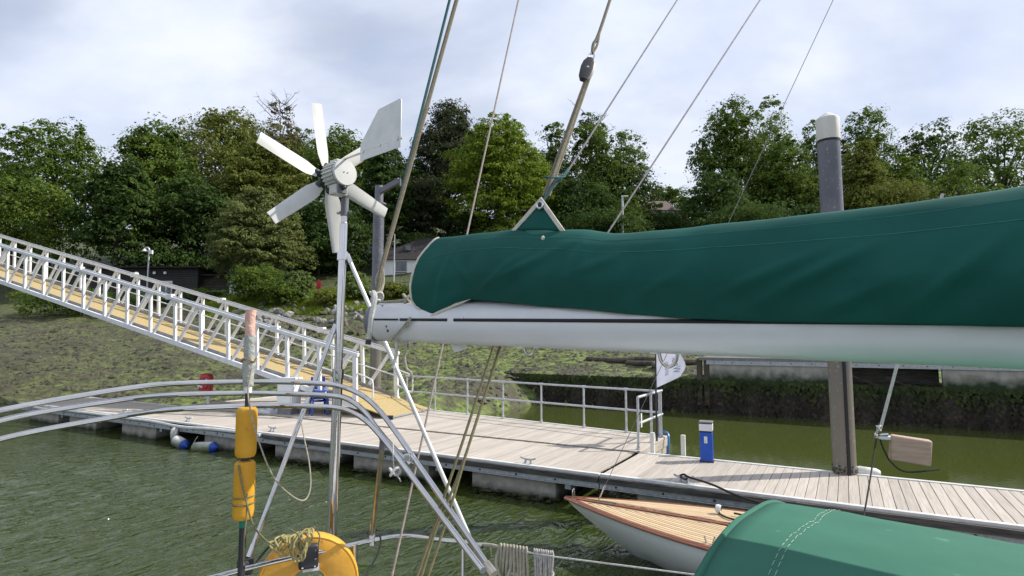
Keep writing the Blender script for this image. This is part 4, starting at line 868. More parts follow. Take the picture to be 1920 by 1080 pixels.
def shed(x0p, x1p, ytop, ybot, Y, label, mat, door=None, lights=(), slope=0):
    a = at(x0p, ybot, Y); b = at(x1p, ytop, Y); x0, x1 = a.x, b.x; zb = a.z-.8; zt = b.z; dp = 5; o = thing('boat_shed', Vector(((x0+x1)/2, Y+dp/2, zb)), label, 'shed', 'black sheds on the bank')
    MB().box(((x0+x1)/2, Y+dp/2, (zb+zt)/2), (x1-x0, dp, zt-zb)).build('wall', CLAD, o)
    k = int((zt-zb)/.2); me = MB().add([(-(x1-x0)/2, 0, 0), ((x1-x0)/2, 0, 0), ((x1-x0)/2, 0, .15), (-(x1-x0)/2, 0, .15), (-(x1-x0)/2, -.045, 0), ((x1-x0)/2, -.045, 0), ((x1-x0)/2, -.012, .15), (-(x1-x0)/2, -.012, .15)], [(4, 5, 6, 7), (0, 1, 5, 4), (3, 7, 6, 2), (0, 4, 7, 3), (1, 2, 6, 5)]).mesh('board', Vector(), mat, False)
    for i in range(k): piece('board', me, o, ((x0+x1)/2, Y-.004, zb+.03+i*.2))
    MB().box(((x0+x1)/2, Y+dp/2-.2, zt+.07), (x1-x0+.5, dp+.7, .13)).build('roof', ROOF, o)
    if door:
        q = at(door, ybot, Y); f = MB().box((q.x, Y-.06, zb+1.75), (1.15, .08, 2.1)).build('double_door', TWHITE, o)
        for s in (-1, 1): MB().box((q.x+s*.27, Y-.12, zb+1.85), (.36, .05, 1.5)).build('pane', GLASS, f)
    for l in lights:
        q = at(l, ytop+9, Y); MB().box((q.x, Y-.12, q.z), (.26, .18, .26)).build('wall_light', WHITE, o, bevel=.05)
    return o
shed(170, 372, 503, 566, 55, 'long black boarded shed with white double door under the curved lamp', CLAD, 311, (291, 311, 258))
shed(368, 428, 518, 562, 56, 'small weathered black shed with streaked boards beside the bush', CLADY)
sp_ = at(450, 548, 54); sg = thing('white_hut', Vector((sp_.x, 55, sp_.z-.5)), 'small white hut half hidden by the bush right of the sheds', 'hut')
MB().box((sp_.x, 55, sp_.z+.3), (2.2, 1.6, 1.7)).build('wall', HWALL, sg); MB().box((sp_.x, 55, sp_.z+1.2), (2.5, 1.9, .1)).build('roof', ROOF, sg)
def shorefence():
    p = at(300, 545, 52); g = thing('shore_rail', Vector((p.x, 52, float(hz(p.x, 52)))), 'thin dark rail fence in front of the large black shed', 'fence')
    for q in np.arange(-6, 7, 1.5): MB().box((p.x+q, 52, float(hz(p.x+q, 52))+.5), (.06, .06, 1.1)).build('post', BLACK, g)
    MB().bar((p.x-6, 52, float(hz(p.x-6, 52))+1), (p.x+6, 52, float(hz(p.x+6, 52))+1), .05, .05).build('rail', GREYP, g)
shorefence()
def lamp(px, top, bot, Y, label, hook=False, thick=.06):
    a = at(px, bot, Y); b = at(px, top, Y); g = float(hz(a.x, Y)); o = thing('lamp_post', Vector((a.x, Y, g)), label, 'lamp post', 'lamp posts'); k = Y/F_PX
    if hook:
        pts = [Vector((a.x, Y, g)), Vector((a.x, Y, b.z-5*k))]+[Vector((a.x-4*k+4*k*math.cos(t), Y, b.z-5*k+5*k*math.sin(t))) for t in np.linspace(.3, PI, 8)]
        MB().tube(pts, thick, 8).build('pole', GALVR, o); MB().lathe([(.03, .2), (.12, .1), (.24, -.1), (.22, -.14), (.01, -.14)], Vector((a.x-8*k, Y, b.z-5*k)), n=14).build('lamp_head', WHITE, o)
        MB().box((a.x+.2, Y, b.z-9*k), (.25, .2, .35)).build('control_box', WHITE, o)
    else:
        MB().tube([Vector((a.x, Y, g)), b], [thick*1.3, thick], 8).build('pole', GALVR, o); MB().box(b+Vector((.25, 0, .05)), (.8, .3, .14)).build('lamp_head', TWHITE, o, bevel=.04)
lamp(277, 464, 520, 53, 'slender lamp post with curved white head in front of the black shed', True, .07)
lamp(1167, 369, 470, 66, 'tall white lamp post rising behind the middle of the sail cover', False, .13)
fp = at(740, 440, 56); o_ = thing('flag_pole', Vector((fp.x, 56, float(hz(fp.x, 56)))), 'thin bare white pole in front of the white house', 'pole'); MB().tube([Vector((fp.x, 56, float(hz(fp.x, 56)))), fp], [.08, .05], 8).build('shaft', GALVR, o_); MB().lathe([(.02, -.05), (.07, 0), (.02, .06)], fp, n=8).build('finial', GALVR, o_)
rm = at(597, 536, 53); o_ = thing('red_marker', Vector((rm.x, 53, rm.z-1)), 'small red marker board standing in the bank grass', 'marker'); MB().box((rm.x, 53, rm.z-.3), (.08, .08, 1.8)).build('post', DEAD, o_); MB().box((rm.x, 52.94, rm.z+.1), (.5, .05, .75)).build('board', RED, o_)
# ------------------------------------------------------------------ varnished day boat alongside
def dayboat():
    uB, vB = -3.72, 8.07; Lh = 7.4
    o = thing('day_boat', uvp(uB+3.7, vB, 0), 'white day boat with teak deck and varnished mahogany trim moored alongside the pontoon', 'boat')
    def half(t): return 1.0*min(1, 1.0*(1-(1-min(t/.5, 1))**2.1))*(1-.45*max(0, (t-.55)/.45)**2)+.012     # half beam along the length, t=0 at the stem
    def sheer(t): return .535-.13*math.sin(PI*min(1, t*.82))
    N = 40; rows = []
    for i in range(N+1):
        t = i/N; h = half(t); zs = sheer(t); row = []
        rake = 1.5*(1-min(1, t*1.7))**1.2
        for s in (-1, 1):
            seq = []
            for j in range(9):
                q = j/8; zz = zs-(zs+.35)*q; f = (1-q**2.3*.75); uu = uB+Lh*t+rake*q**1.15; seq.append(uvp(uu, vB+s*h*f, zz))
            row.append(seq)
        rows.append(row[0]+row[1][::-1])
    hull = MB().grid(rows); k = len(rows[0]); hull.f.append(tuple(range(N*k, N*k+k))); hull.m.append(0); hull.build('hull', HULLW, o)
    def dk(t, q, dz=0): # deck point: q -1..1 across
        h = half(t); return uvp(uB+Lh*t, vB+q*h, sheer(t)+.012+.055*(1-q*q)*min(1, h)+dz)
    ts = np.linspace(.0, .62, 34)
    MB().grid([[dk(t, q, -.004) for q in np.linspace(-1, 1, 15)] for t in np.linspace(0, 1, 40)]).build('deck', CAULK, o)
    dko = o
    # planks sprung parallel to the rail
    for s in (-1, 1):
        for kk in range(15):
            a, b = .06+.056*kk, .06+.056*(kk+1)-.006; P = []
            for t in ts:
                h = half(t)-.0
                if h-b < .05: continue
                P.append([dk(t, s*(h-a)/h), dk(t, s*(h-b)/h)])
            if len(P) > 2: MB().grid(P).build('plank', TEAK, dko, fix=False, solid=.006)
        # covering board and rubbing rail
        MB().grid([[dk(t, s*1.0, .004), dk(t, s*max(0, (half(t)-.05)/half(t)), .004)] for t in np.linspace(0, 1, 50)]).build('covering_board', MAHO, o, fix=False, solid=.012)
        MB().tube([dk(t, s*1.0, -.012)+VX*s*.012 for t in np.linspace(0, 1, 50)], .02, 8).build('rubbing_rail', MAHO, o)
    MB().grid([[dk(t, .047*s/max(half(t), .06), .006) for s in (-1, 1)] for t in np.linspace(.012, .62, 30)]).build('king_plank', MAHO, o, fix=False, solid=.012)
    # stem head, fittings
    c = dk(.0, 0); MB().box(c+UX*.01+Vector((0, 0, -.03)), (.05, .05, .05), Matrix.Rotation(ANG, 3, 'Z')).build('stem_head', MAHO, o, bevel=.012)
    b = dk(.018, 0, .01)
    for s in (-1, 1): MB().tube(smoothpts([b+VX*s*.03, b+VX*s*.035+Vector((0, 0, .08)), b+VX*s*.015+Vector((0, 0, .12))], 4), .01, 7).build('bow_fairlead', STEEL, o)
    b = dk(.085, 0, .012); MB().bar(b-UX*.2+Vector((0, 0, .004)), b+UX*.16+Vector((0, 0, .004)), .03, .012).build('stem_plate', STEEL, o)
    b = dk(.33, 0, .012); MB().box(b, (.28, .05, .015), Matrix.Rotation(ANG, 3, 'Z')).build('deck_plate', STEEL, o, bevel=.005)
    b = dk(.3, -.86, .012)
    for s in (-.06, .06): MB().tube([b+UX*s*.6, b+UX*s+Vector((0, 0, .07))], .012, 7).build('side_cleat_horn', STEEL, o)
    return dk
DK = dayboat()
mast_b = DK(.79, 0, .0); MT = mast_b+Vector((0, 0, 10.9))
om = thing('day_boat_mast', mast_b, 'varnished wooden mast of the day boat beyond the right edge', 'mast'); MB().tube([mast_b, mast_b+Vector((0, 0, 6)), MT], [.07, .065, .04], 14).build('spar', SPRUCE, om); MB().lathe([(.05, -.05), (.055, 0), (.03, .04)], MT, n=12).build('mast_cap', STEEL, om)
stay0 = DK(.07, 0, .02); fs = thing('forestay', stay0, 'thin wire forestay of the day boat slanting up past the end rail', 'stay')
MB().tube([stay0, stay0.lerp(MT, .995)], .0045, 6).build('wire', WIRE, fs); p5 = stay0.lerp(MT, .055); d5 = (MT-stay0).normalized()
MB().lathe([(.006, -.12), (.012, -.1), (.012, .1), (.006, .12)], stay0+d5*.14, d5, 8).build('turnbuckle', STEEL, fs)
c = DK(.285, .5, .02); bk = thing('deck_block', c, 'black and white pulley block on the teak deck with a loop of line', 'block')
MB().lathe([(.02, -.035), (.052, -.03), (.06, 0), (.052, .03), (.02, .035)], c+Vector((0, 0, .055)), UX, 16).build('cheek', TWHITE, bk); MB().lathe([(.03, -.04), (.03, .04)], c+Vector((0, 0, .06)), UX, 12).build('sheave', BLACK, bk)
MB().tube(smoothpts([c, c+UX*.15-VX*.2+Vector((0, 0, .01)), c+UX*.38-VX*.25+Vector((0, 0, .01)), c+UX*.42-VX*.05+Vector((0, 0, .015)), c+UX*.2+VX*.02+Vector((0, 0, .02))], 6), .013, 7).build('line', R_BLACK, bk)
c = uvp(-2.43, 9.98, ZD+.09); rope('mooring_line', [c-UX*.1+VX*.03, c+Vector((0, 0, .05)), c+UX*.1-VX*.03+Vector((0, 0, .02)), c+UX*.5-VX*.25-Vector((0, 0, .0)), c+UX*1.1-VX*.75-Vector((0, 0, .03)), DK(.48, .8, .05)], .018, R_BLACK, 'black mooring line from the pontoon cleat to the day boat', 'rope', 6)
MB_ = MB().tube([c+UX*(.05*math.cos(a))+VX*(.07*math.sin(a))+Vector((0, 0, .02*math.sin(2*a))) for a in np.linspace(0, 2*PI, 16, endpoint=False)], .016, 7, closed=True); tag(MB_.build('cleat_hitch', R_BLACK), 'turns of black line round the cleat above the day boat', 'rope')

# ------------------------------------------------------------------ our own yacht: boom, cover, rails, wind generator
BE = Vector((.767, -.642, 0)).normalized(); BN = Vector((-BE.y, BE.x, 0))*-1      # along the boom towards the mast; towards the camera side
B0 = at(760, 602, 2.9); B0.z = 0
def onboom(px, py, off=0.0):
    r_ = ray(px, py); P0 = B0+BN*off; k = (P0-CAM).dot(BN)/r_.dot(BN); p = CAM+r_*k; return ((p-B0).dot(BE), p.z)
def bpt(a, n, z): return B0+BE*a+BN*n+Vector((0, 0, z))
zl = onboom(735, 603)[1]; al = onboom(711, 603)[0]; ar, zr_ = onboom(1680, 614); SL = (zr_-zl)/(ar-al)
def bz(a): return zl+SL*(a-al)
AEND = 4.2
def boom():
    o = thing('boom', bpt(al, 0, bz(al)), 'silver aluminium boom with a black groove under the green sail cover', 'boom')
    hh, hw = .0985, .068; R = []
    for a in [al+.0, al+.004]+list(np.linspace(al+.05, AEND, 40)):
        g = .985 if a == al else 1
        R.append([bpt(a+.012*0, hw*math.cos(t)*g, bz(a)+hh*math.sin(t)*g) for t in np.linspace(0, 2*PI, 40, endpoint=False)])
    m = MB().grid(R, closed=True); m.f.append(tuple(range(40))); m.m.append(0); m.build('tube', ALU, o)
    gz_ = .012
    def strip(a0, a1, dz, hgt, name, mat):
        hwz = lambda z: hw*math.sqrt(max(0, 1-(z/hh)**2))
        P = [[bpt(a, hwz(dz+s*hgt)+.0015, bz(a)+dz+s*hgt) for s in (-.5, 0, .5)] for a in np.linspace(a0, a1, 30)]; MB().grid(P).build(name, mat, o, fix=False, solid=.003)
    ag = onboom(862, 600)[0]
    strip(onboom(720, 600)[0], onboom(738, 600)[0]+.12, gz_, .009, 'groove', GROOVE); strip(onboom(770, 600)[0], ag-.012, gz_, .012, 'groove', GROOVE); strip(ag+.03, AEND, gz_, .013, 'groove', GROOVE)
    def screw(px, py, r_, mat):
        a, z = onboom(px, py, hw); dz = z-bz(a); n = hw*math.sqrt(max(0, 1-(dz/hh)**2)); MB().lathe([(r_, -.004), (r_, .002), (r_*.6, .004), (.001, .004)], bpt(a, n, z), BN, 10).build('screw', mat, o)
    screw(866, 596, .0055, STEEL); screw(708, 573, .006, CAPG); screw(724, 612, .006, CAPG); screw(725, 620, .007, BLACK)
    # end casting
    P = []
    for a, g in ((al+.01, 1.02), (al-.02, 1.02), (al-.05, .9), (al-.066, .55), (al-.068, .05)): P.append([bpt(a, hw*math.cos(t)*g, bz(a)+hh*math.sin(t)*g) for t in np.linspace(0, 2*PI, 30, endpoint=False)])
    MB().grid(P, closed=True).build('end_casting', CAPG, o)
    # bails below
    for px, py, wdt, dn in ((1253, 664, .036, .045), (993, 654, .03, .032), (762, 640, .025, .022)):
        a, z = onboom(px, py); z = bz(a)-hh; c_ = bpt(a, 0, z)
        MB().tube(smoothpts([c_-BE*wdt+Vector((0, 0, .02)), c_-BE*wdt*.75-Vector((0, 0, dn*.55)), c_-Vector((0, 0, dn)), c_+BE*wdt*.75-Vector((0, 0, dn*.55)), c_+BE*wdt+Vector((0, 0, .02))], 6), .006, 8).build('bail', BRONZE, o)
        for s in (-1, 1): MB().box(c_+BE*s*wdt*1.35+Vector((0, 0, .006)), (.03, .03, .016), Matrix.Rotation(math.atan2(BE.y, BE.x), 3, 'Z')).build('bail_plate', ALU, o, bevel=.004)
    return o
boom()
RIDGE = [onboom(x, y) for x, y in ((790, 453), (805, 451), (870, 441), (965, 431), (1065, 431), (1100, 433), (1150, 438), (1240, 433), (1300, 427), (1480, 407), (1680, 385), (1920, 350))]
RIDGE.append((AEND, RIDGE[-1][1]+.12)); LOWER = [onboom(x, y, .1) for x, y in ((770, 584), (795, 594), (815, 583), (840, 570), (870, 560), (920, 564), (1000, 572), (1100, 580), (1200, 590), (1300, 598), (1450, 603), (1680, 607), (1920, 612))]; LOWER.append((AEND, LOWER[-1][1]))
FRONT = [onboom(x, y, .06)[0] for x, y in ((805, 452), (797, 468), (789, 490), (783, 515), (778, 545), (775, 570), (779, 583), (795, 594))]; FT = [0, .12, .27, .45, .66, .84, .93, 1]
def cover():
    o = thing('sail_cover', bpt(.5, 0, bz(.5)), 'dark green canvas cover over the sail stowed on the boom', 'sail cover')
    NA, NT = 330, 56
    creases = [(870, 556, 1050, 462, 0.0137), (900, 540, 985, 470, 0.0082), (1150, 585, 1290, 505, 0.0082), (1400, 575, 1650, 452, 0.0164), (1330, 560, 1560, 462, 0.0109), (1090, 440, 1070, 520, 0.0082), (835, 480, 800, 585, 0.0082), (1060, 520, 1180, 470, 0.0082), (1500, 600, 1690, 520, 0.0096), (870, 558, 800, 590, -0.0137), (1700, 590, 1900, 430, 0.0150), (880, 545, 845, 480, 0.0082)]
    CR = []
    for x0, y0, x1, y1, am in creases:
        a0, z0 = onboom(x0, y0, .12); a1, z1 = onboom(x1, y1, .12); CR.append((a0, z0, a1, z1, am))
    rows = []
    def front(t): return float(np.interp(t, FT, FRONT))
    for i in range(NA+1):
        s = (i/NA)**1.12; row = []
        for j in range(-NT, NT+1):
            t = abs(j)/NT; side = 1 if j >= 0 else -1; a = front(t)+(AEND-front(t))*s
            zt = interp(a, RIDGE); zb = interp(a, LOWER)
            if side < 0: zb = zb-.015
            z = zt+(zb-zt)*(t if t > .12 else t*1.0)
            taper = min(1, .62+.38*s*4); wd = taper*(.135*math.sin(min(1, t/.62)*PI/2)**.62 if t < .62 else .135-(.135-.082)*((t-.62)/.38)**1.4)
            wr = 0
            for a0, z0, a1, z1, am in CR:
                dx_, dz_ = a1-a0, z1-z0; L2 = dx_*dx_+dz_*dz_; q = ((a-a0)*dx_+(z-z0)*dz_)/L2; dist = ((a-a0)*dz_-(z-z0)*dx_)/math.sqrt(L2)
                if -.3 < q < 1.3: wr += am*math.exp(-(dist/.016)**2)*math.exp(-((q-.5)/.42)**2)-am*.7*math.exp(-((dist-.04)/.03)**2)*math.exp(-((q-.5)/.42)**2)
            wr += .006*mnoise.noise(Vector((a*4+side*7, z*7, 2.1)))+.004*mnoise.noise(Vector((a*9, z*12, side*3)))
            wr += .02*mnoise.noise(Vector((a*1.5, z*2.6, side*9)))+.008*mnoise.noise(Vector(((a-z)*5, (a+z)*2.2, side)))
            zz = z+(.006*mnoise.noise(Vector((a*6, 0, 4)))*(1 if t < .1 else .4))
            row.append(bpt(a, side*(wd+wr*min(1, t*5)), zz))
        rows.append(row)
    MB().grid(rows).build('canvas', CANVAS, o, fix=False, solid=.004)
    NEAR = lambda i: [rows[i][j] for j in range(NT, 2*NT+1)]
    MB().tube([rows[0][j]-BE*.003 for j in range(0, 2*NT+1)], .0075, 8).build('front_binding', WEB, o)
    e = [rows[i][2*NT]+BN*.004 for i in range(0, 34)]; MB().tube(e, [.0075*(1 if i < 25 else 1-(i-24)/10) for i in range(34)], 8).build('lower_binding', WEB, o)
    for tt, r_ in ((7, .001), (16, .0011)): MB().tube([rows[i][NT+tt]+BN*.003 for i in range(2, NA+1)], r_, 5).build('seam', SEAM, o)
    # raised triangular peak with webbing and grommet
    pk = [onboom(967, 433), onboom(1020, 377), onboom(1062, 434)]; P3 = [bpt(a, .012, z) for a, z in pk]; bl = [bpt(pk[0][0], .03, pk[0][1]-.02), bpt(pk[2][0], .03, pk[2][1]-.02)]
    ap = P3[1]; NP = 10; rows2 = []
    for i in range(NP+1):
        q = i/NP; L_ = P3[0].lerp(ap, q); R_ = P3[2].lerp(ap, q); rows2.append([L_.lerp(R_, k/8)+BN*(.02*math.sin(PI*k/8)*(1-q)) for k in range(9)])
    MB().grid(rows2).build('peak_panel', CANVAS, o, fix=False, solid=.006)
    for a_, b_ in ((P3[0]-Vector((0, 0, .006)), ap), (P3[2]-Vector((0, 0, .006)), ap)):
        d = (b_-a_).normalized(); MB().bar(a_+BN*.008, b_+BN*.01+d*.008, .019, .007, up=BN).build('webbing', WEB, o, bevel=.002)
    gc = ap-Vector((0, 0, .022))+BN*.014; MB().tube([gc+BE*(.014*math.cos(a))+Vector((0, 0, .014*math.sin(a))) for a in np.linspace(0, 2*PI, 20, endpoint=False)], .0055, 8, closed=True).build('grommet', STEEL, o)
    MB().lathe([(.012, 0), (.012, .002), (.001, .002)], gc, BN, 14).build('grommet_hole', GROOVE, o)
    a, z = onboom(1018, 446, .1); MB().lathe([(.009, 0), (.006, .004), (.001, .005)], bpt(a, .1, z), BN, 10).build('paint_fleck', WEB, o)
    # sailmaker's stitched mark on the corner
    st = [onboom(x, y, .12) for x, y in ((782, 552), (790, 556), (800, 557), (812, 560))]; mb = MB()
    r_ = random.Random(2)
    for k in range(26):
        q = k/25*3; i = min(int(q), 2); a = st[i][0]+(st[i+1][0]-st[i][0])*(q-i); z = st[i][1]+(st[i+1][1]-st[i][1])*(q-i); c_ = bpt(a, .117, z+r_.uniform(-.003, .003)); mb.tube([c_, c_+BE*.003+Vector((0, 0, r_.choice((-.005, .005))))], .0007, 4)
    return o, ap, gc
cov, PEAK, GROM = cover()
# knots and ends on the boom
kb = bpt(al-.01, .05, bz(al)+.1)
def knot(name, c, s, mat, label, turns=3, seed=1):
    r_ = random.Random(seed); pts = []
    for i in range(turns*9):
        t = i/9*2*PI; pts.append(Vector(c)+Vector((math.cos(t)*s*(1+.15*math.sin(i)), math.sin(t*1.0+1)*s*.7, math.sin(t*1.5)*s*.8)))
    return tag(MB().tube(smoothpts(pts, 3), s*.28, 7).build(name, mat), label, 'knot')
knot('rope_knot', at(706, 556, 2.92), .026, R_WHITE, 'white rope knot over the end of the boom', 2, 1)
rope('outhaul_tail', [at(700, 548, 2.9), at(703, 560, 2.86), at(697, 590, 2.84), at(694, 620, 2.84), at(691, 634, 2.85)], .0135, R_WHITE, 'thick white rope tail hanging over the end of the boom', 'rope', 6)
tag(MB().lathe([(.014, 0), (.014, .022), (.009, .024)], at(690, 646, 2.85), (.1, 0, 1), 10).build('rope_whipping', BLACK), 'black taped end of the white rope at the boom end', 'rope end')
rope('topping_strop', [at(716, 500, 2.95), at(706, 525, 2.94), at(712, 548, 2.93), at(718, 530, 2.95), at(717, 505, 2.95)], .009, R_CREAM, 'pale rope strop twisted above the boom end', 'rope', 5)
knot('outhaul_knot', bpt(onboom(768, 555)[0], .0, bz(0)+.117), .026, R_CREAM, 'tan rope knot on top of the boom beside the cover', 2, 4)
rope('outhaul_line', [bpt(al-.0, .02, bz(al)+.103), bpt(onboom(735, 560)[0], .01, bz(0)+.108), bpt(onboom(768, 555)[0], 0, bz(0)+.115)], .006, R_CREAM, 'thin tan line lying along the top of the boom end', 'rope', 4)
rope('cover_lashing', [bpt(onboom(795, 595)[0], .085, onboom(795, 595, .08)[1]), bpt(onboom(778, 614)[0], .078, onboom(778, 614, .08)[1]), bpt(onboom(748, 638)[0], .05, onboom(748, 640, .05)[1])], .0055, R_CREAM, 'pale cord lashing from the cover corner across the boom', 'cord', 4)
rope('cover_lashing', [bpt(onboom(797, 597)[0], .09, onboom(795, 596, .08)[1]), bpt(onboom(786, 612)[0], .082, onboom(786, 611, .08)[1]), bpt(onboom(776, 617)[0], .08, onboom(776, 616, .08)[1])], .005, R_CREAM, 'short doubled cord beside the lashing at the cover corner', 'cord', 4)
rope('hanging_tail', [at(763, 642, 2.85), at(758, 665, 2.85), at(762, 690, 2.85), at(770, 698, 2.85), at(773, 710, 2.86)], .007, R_CREAM, 'cream rope tail dangling below the boom end', 'rope', 6)
rope('hanging_tail', [at(744, 640, 2.87), at(742, 668, 2.87), at(738, 684, 2.87), at(737, 690, 2.87)], .009, R_WHITE, 'white rope tail with dark end below the boom tip', 'rope', 5)
pq = at(860, 650, 2.72); og = thing('paper_tag', pq, 'white card tag hanging under the boom', 'tag'); MB().prism([at(843, 640, 2.72), at(872, 640, 2.7), at(875, 655, 2.7), at(851, 661, 2.72)], (0, .002, 0)).build('card', PAPER, og); MB().tube([pq+Vector((0, 0, .02)), bpt(onboom(858, 640)[0], .0, bz(.2)-.09)], .0015, 5).build('string', R_CREAM, og)
# standing and running rigging
def zline(x0, y0, Y0, x1, y1, Y1, ext=0, ext0=0):
    a = at(x0, y0, Y0); b = at(x1, y1, Y1); return [a+(a-b)*ext0, b+(b-a)*ext]
rope('backstay', zline(972, 0, 4.1, 735, 1080, 3.25, .12, .9), .0062, pm('sheathed_wire', (.3, .24, .22), (.42, .36, .33), scale=30, rough=.6), 'long pale backstay running down behind the cover to the stern', 'stay')
rope('topping_lift', zline(856, 0, 3.25, 716, 500, 2.95, 0, 1.5), .0125, R_TAN, 'thick tan rope rising from the boom end', 'rope'); rope('topping_lift', zline(843, 0, 3.27, 714, 512, 2.97, 0, 1.5), .0085, R_TEAL, 'teal rope running up beside the thick tan one', 'rope')
rope('topping_lift_tail', [at(716, 500, 2.95), at(711, 530, 2.93), at(708, 548, 2.92)], .012, R_TAN, 'short tan rope end reaching the knot on the boom end', 'rope', 3)
Yb = PEAK.y
bl_c = at(1101, 130, Yb+.32)
for dx_, nm in ((-5, 'left'), (0, 'middle'), (5, 'right')):
    rope('lazy_line', [bl_c+Vector((dx_*.0016, 0, -.05)), at(1024+dx_*1.0, 368, Yb+.015*(dx_ != 0))], .0068, R_TAN, nm+' strand of the three tan ropes from the peak up to the block', 'rope')
obk = thing('pulley_block', bl_c, 'dark double pulley block high above the sail cover', 'block'); dd = (at(1145, 0, Yb+.5)-at(1024, 370, Yb)).normalized(); sx_ = dd.cross(Vector((0, 1, 0))).normalized()
for s in (-1, 1): MB().lathe([(.018, -.075), (.03, -.045), (.034, 0), (.03, .04), (.016, .072)], bl_c+Vector((0, s*.016, 0)), dd, 14, sx=1, sy=.22, xdir=sx_).build('cheek', BLACK, obk)
MB().lathe([(.025, -.01), (.02, 0), (.025, .01)], bl_c, Vector((0, 1, 0)), 16).build('sheave', GREYP, obk); MB().lathe([(.007, -.024), (.007, .024)], bl_c, (0, 1, 0), 8).build('axle', STEEL, obk); MB().tube(smoothpts([bl_c+dd*.06-sx_*.01, bl_c+dd*.1-sx_*.012, bl_c+dd*.12, bl_c+dd*.1+sx_*.012, bl_c+dd*.06+sx_*.01], 4), .005, 7).build('shackle', STEEL, obk)
p0_ = bl_c+dd*.115; p1_ = bl_c+dd*.28
m = MB()
for s in (-1, 1): m.tube(smoothpts([p0_, p0_.lerp(p1_, .4)+sx_*s*.009, p1_], 5), .006, 6)
tag(MB().tube(smoothpts([p0_, p0_.lerp(p1_, .4)+sx_*.009, p1_, p1_+dd*.5, p1_+dd*2.2], 5), .0085, 7).build('block_pendant', R_TAN), 'spliced tan rope from which the pulley block hangs', 'rope')
rope('eye_splice', [p0_, p0_.lerp(p1_, .4)-sx_*.009, p1_], .006, R_TAN, 'second leg of the eye splice above the pulley block', 'rope', 5)
rope('reefing_line', [GROM, at(1036, 352, Yb+.01), at(1062, 325, Yb+.05), at(1270, 0, Yb+.62), at(1270, 0, Yb+.62)+(at(1270, 0, Yb+.62)-at(1062, 325, Yb+.05))*1.5], .0042, WIRE, 'dark thin line from the grommet slanting up to the right', 'rope')
rope('line_splice', [GROM, at(1040, 345, Yb+.01), at(1060, 326, Yb+.04), at(1066, 315, Yb+.06)], [.005, .007, .0075, .004], R_TEAL, 'thickened grey-green splice on the thin line near the grommet', 'splice')
rope('tie_cord', [at(1018, 332, Yb-.01), at(1035, 333, Yb-.02), at(1058, 332, Yb+.02)], .0035, R_TEAL, 'short teal cord tying the lifting ropes together', 'cord', 4)
la = at(1140, 436, 2.6); lb = at(1425, 0, 3.2); rope('lazy_jack', [la+(la-lb)*.35, la, lb, lb+(lb-la)*1.4], .0042, WIRE, 'dark thin line crossing the sky right of the pulley block', 'rope')
for pts, lab in (([(927, 645, 2.62), (880, 790, 2.55), (845, 895, 2.5), (782, 1080, 2.42)], 'leftmost tan strand of the mainsheet below the boom'), ([(939, 645, 2.6), (868, 868, 2.5), (820, 985, 2.45), (790, 1080, 2.4)], 'middle tan strand of the mainsheet below the boom'), ([(941, 647, 2.58), (885, 815, 2.5), (845, 950, 2.44), (803, 1080, 2.38)], 'rightmost tan strand of the mainsheet below the boom')):
    q = [at(*p) for p in pts]; rope('mainsheet', q+[q[-1]+(q[-1]-q[-2])*1.6], .0062, R_OLIVE, lab, 'rope', 4)
# ------------------------------------------------------------------ stern: rail, folded bimini hoops, struts
ZR = 1.79
def pushpit():
    pr_ = [atz(x, y, ZR) for x, y in ((150, 1180), (300, 1110), (415, 1079), (470, 1064), (560, 1043), (640, 1026), (700, 1013), (742, 1006), (775, 1006), (820, 1012), (868, 1016), (905, 1024))]
    o = thing('stern_rail', Vector((pr_[5].x, pr_[5].y, 1.1)), 'polished stainless stern rail around the yacht', 'rail')
    MB().tube(smoothpts(pr_, 5), .0125, 12).build('top_rail', STEEL, o)
    lo = [Vector((p.x, p.y, 1.45)) for p in pr_]; MB().tube(smoothpts(lo, 5), .0125, 10).build('lower_rail', STEEL, o)
    for px, py in ((666, 1021), (868, 1016), (360, 1094)):
        q = atz(px, py, ZR); MB().tube([Vector((q.x, q.y, 1.1)), q], .0125, 10).build('stanchion', STEEL, o); MB().lathe([(.035, 0), (.035, .01), (.018, .014), (.018, .05)], Vector((q.x, q.y, 1.1)), n=12).build('stanchion_base', STEEL, o)
pushpit()
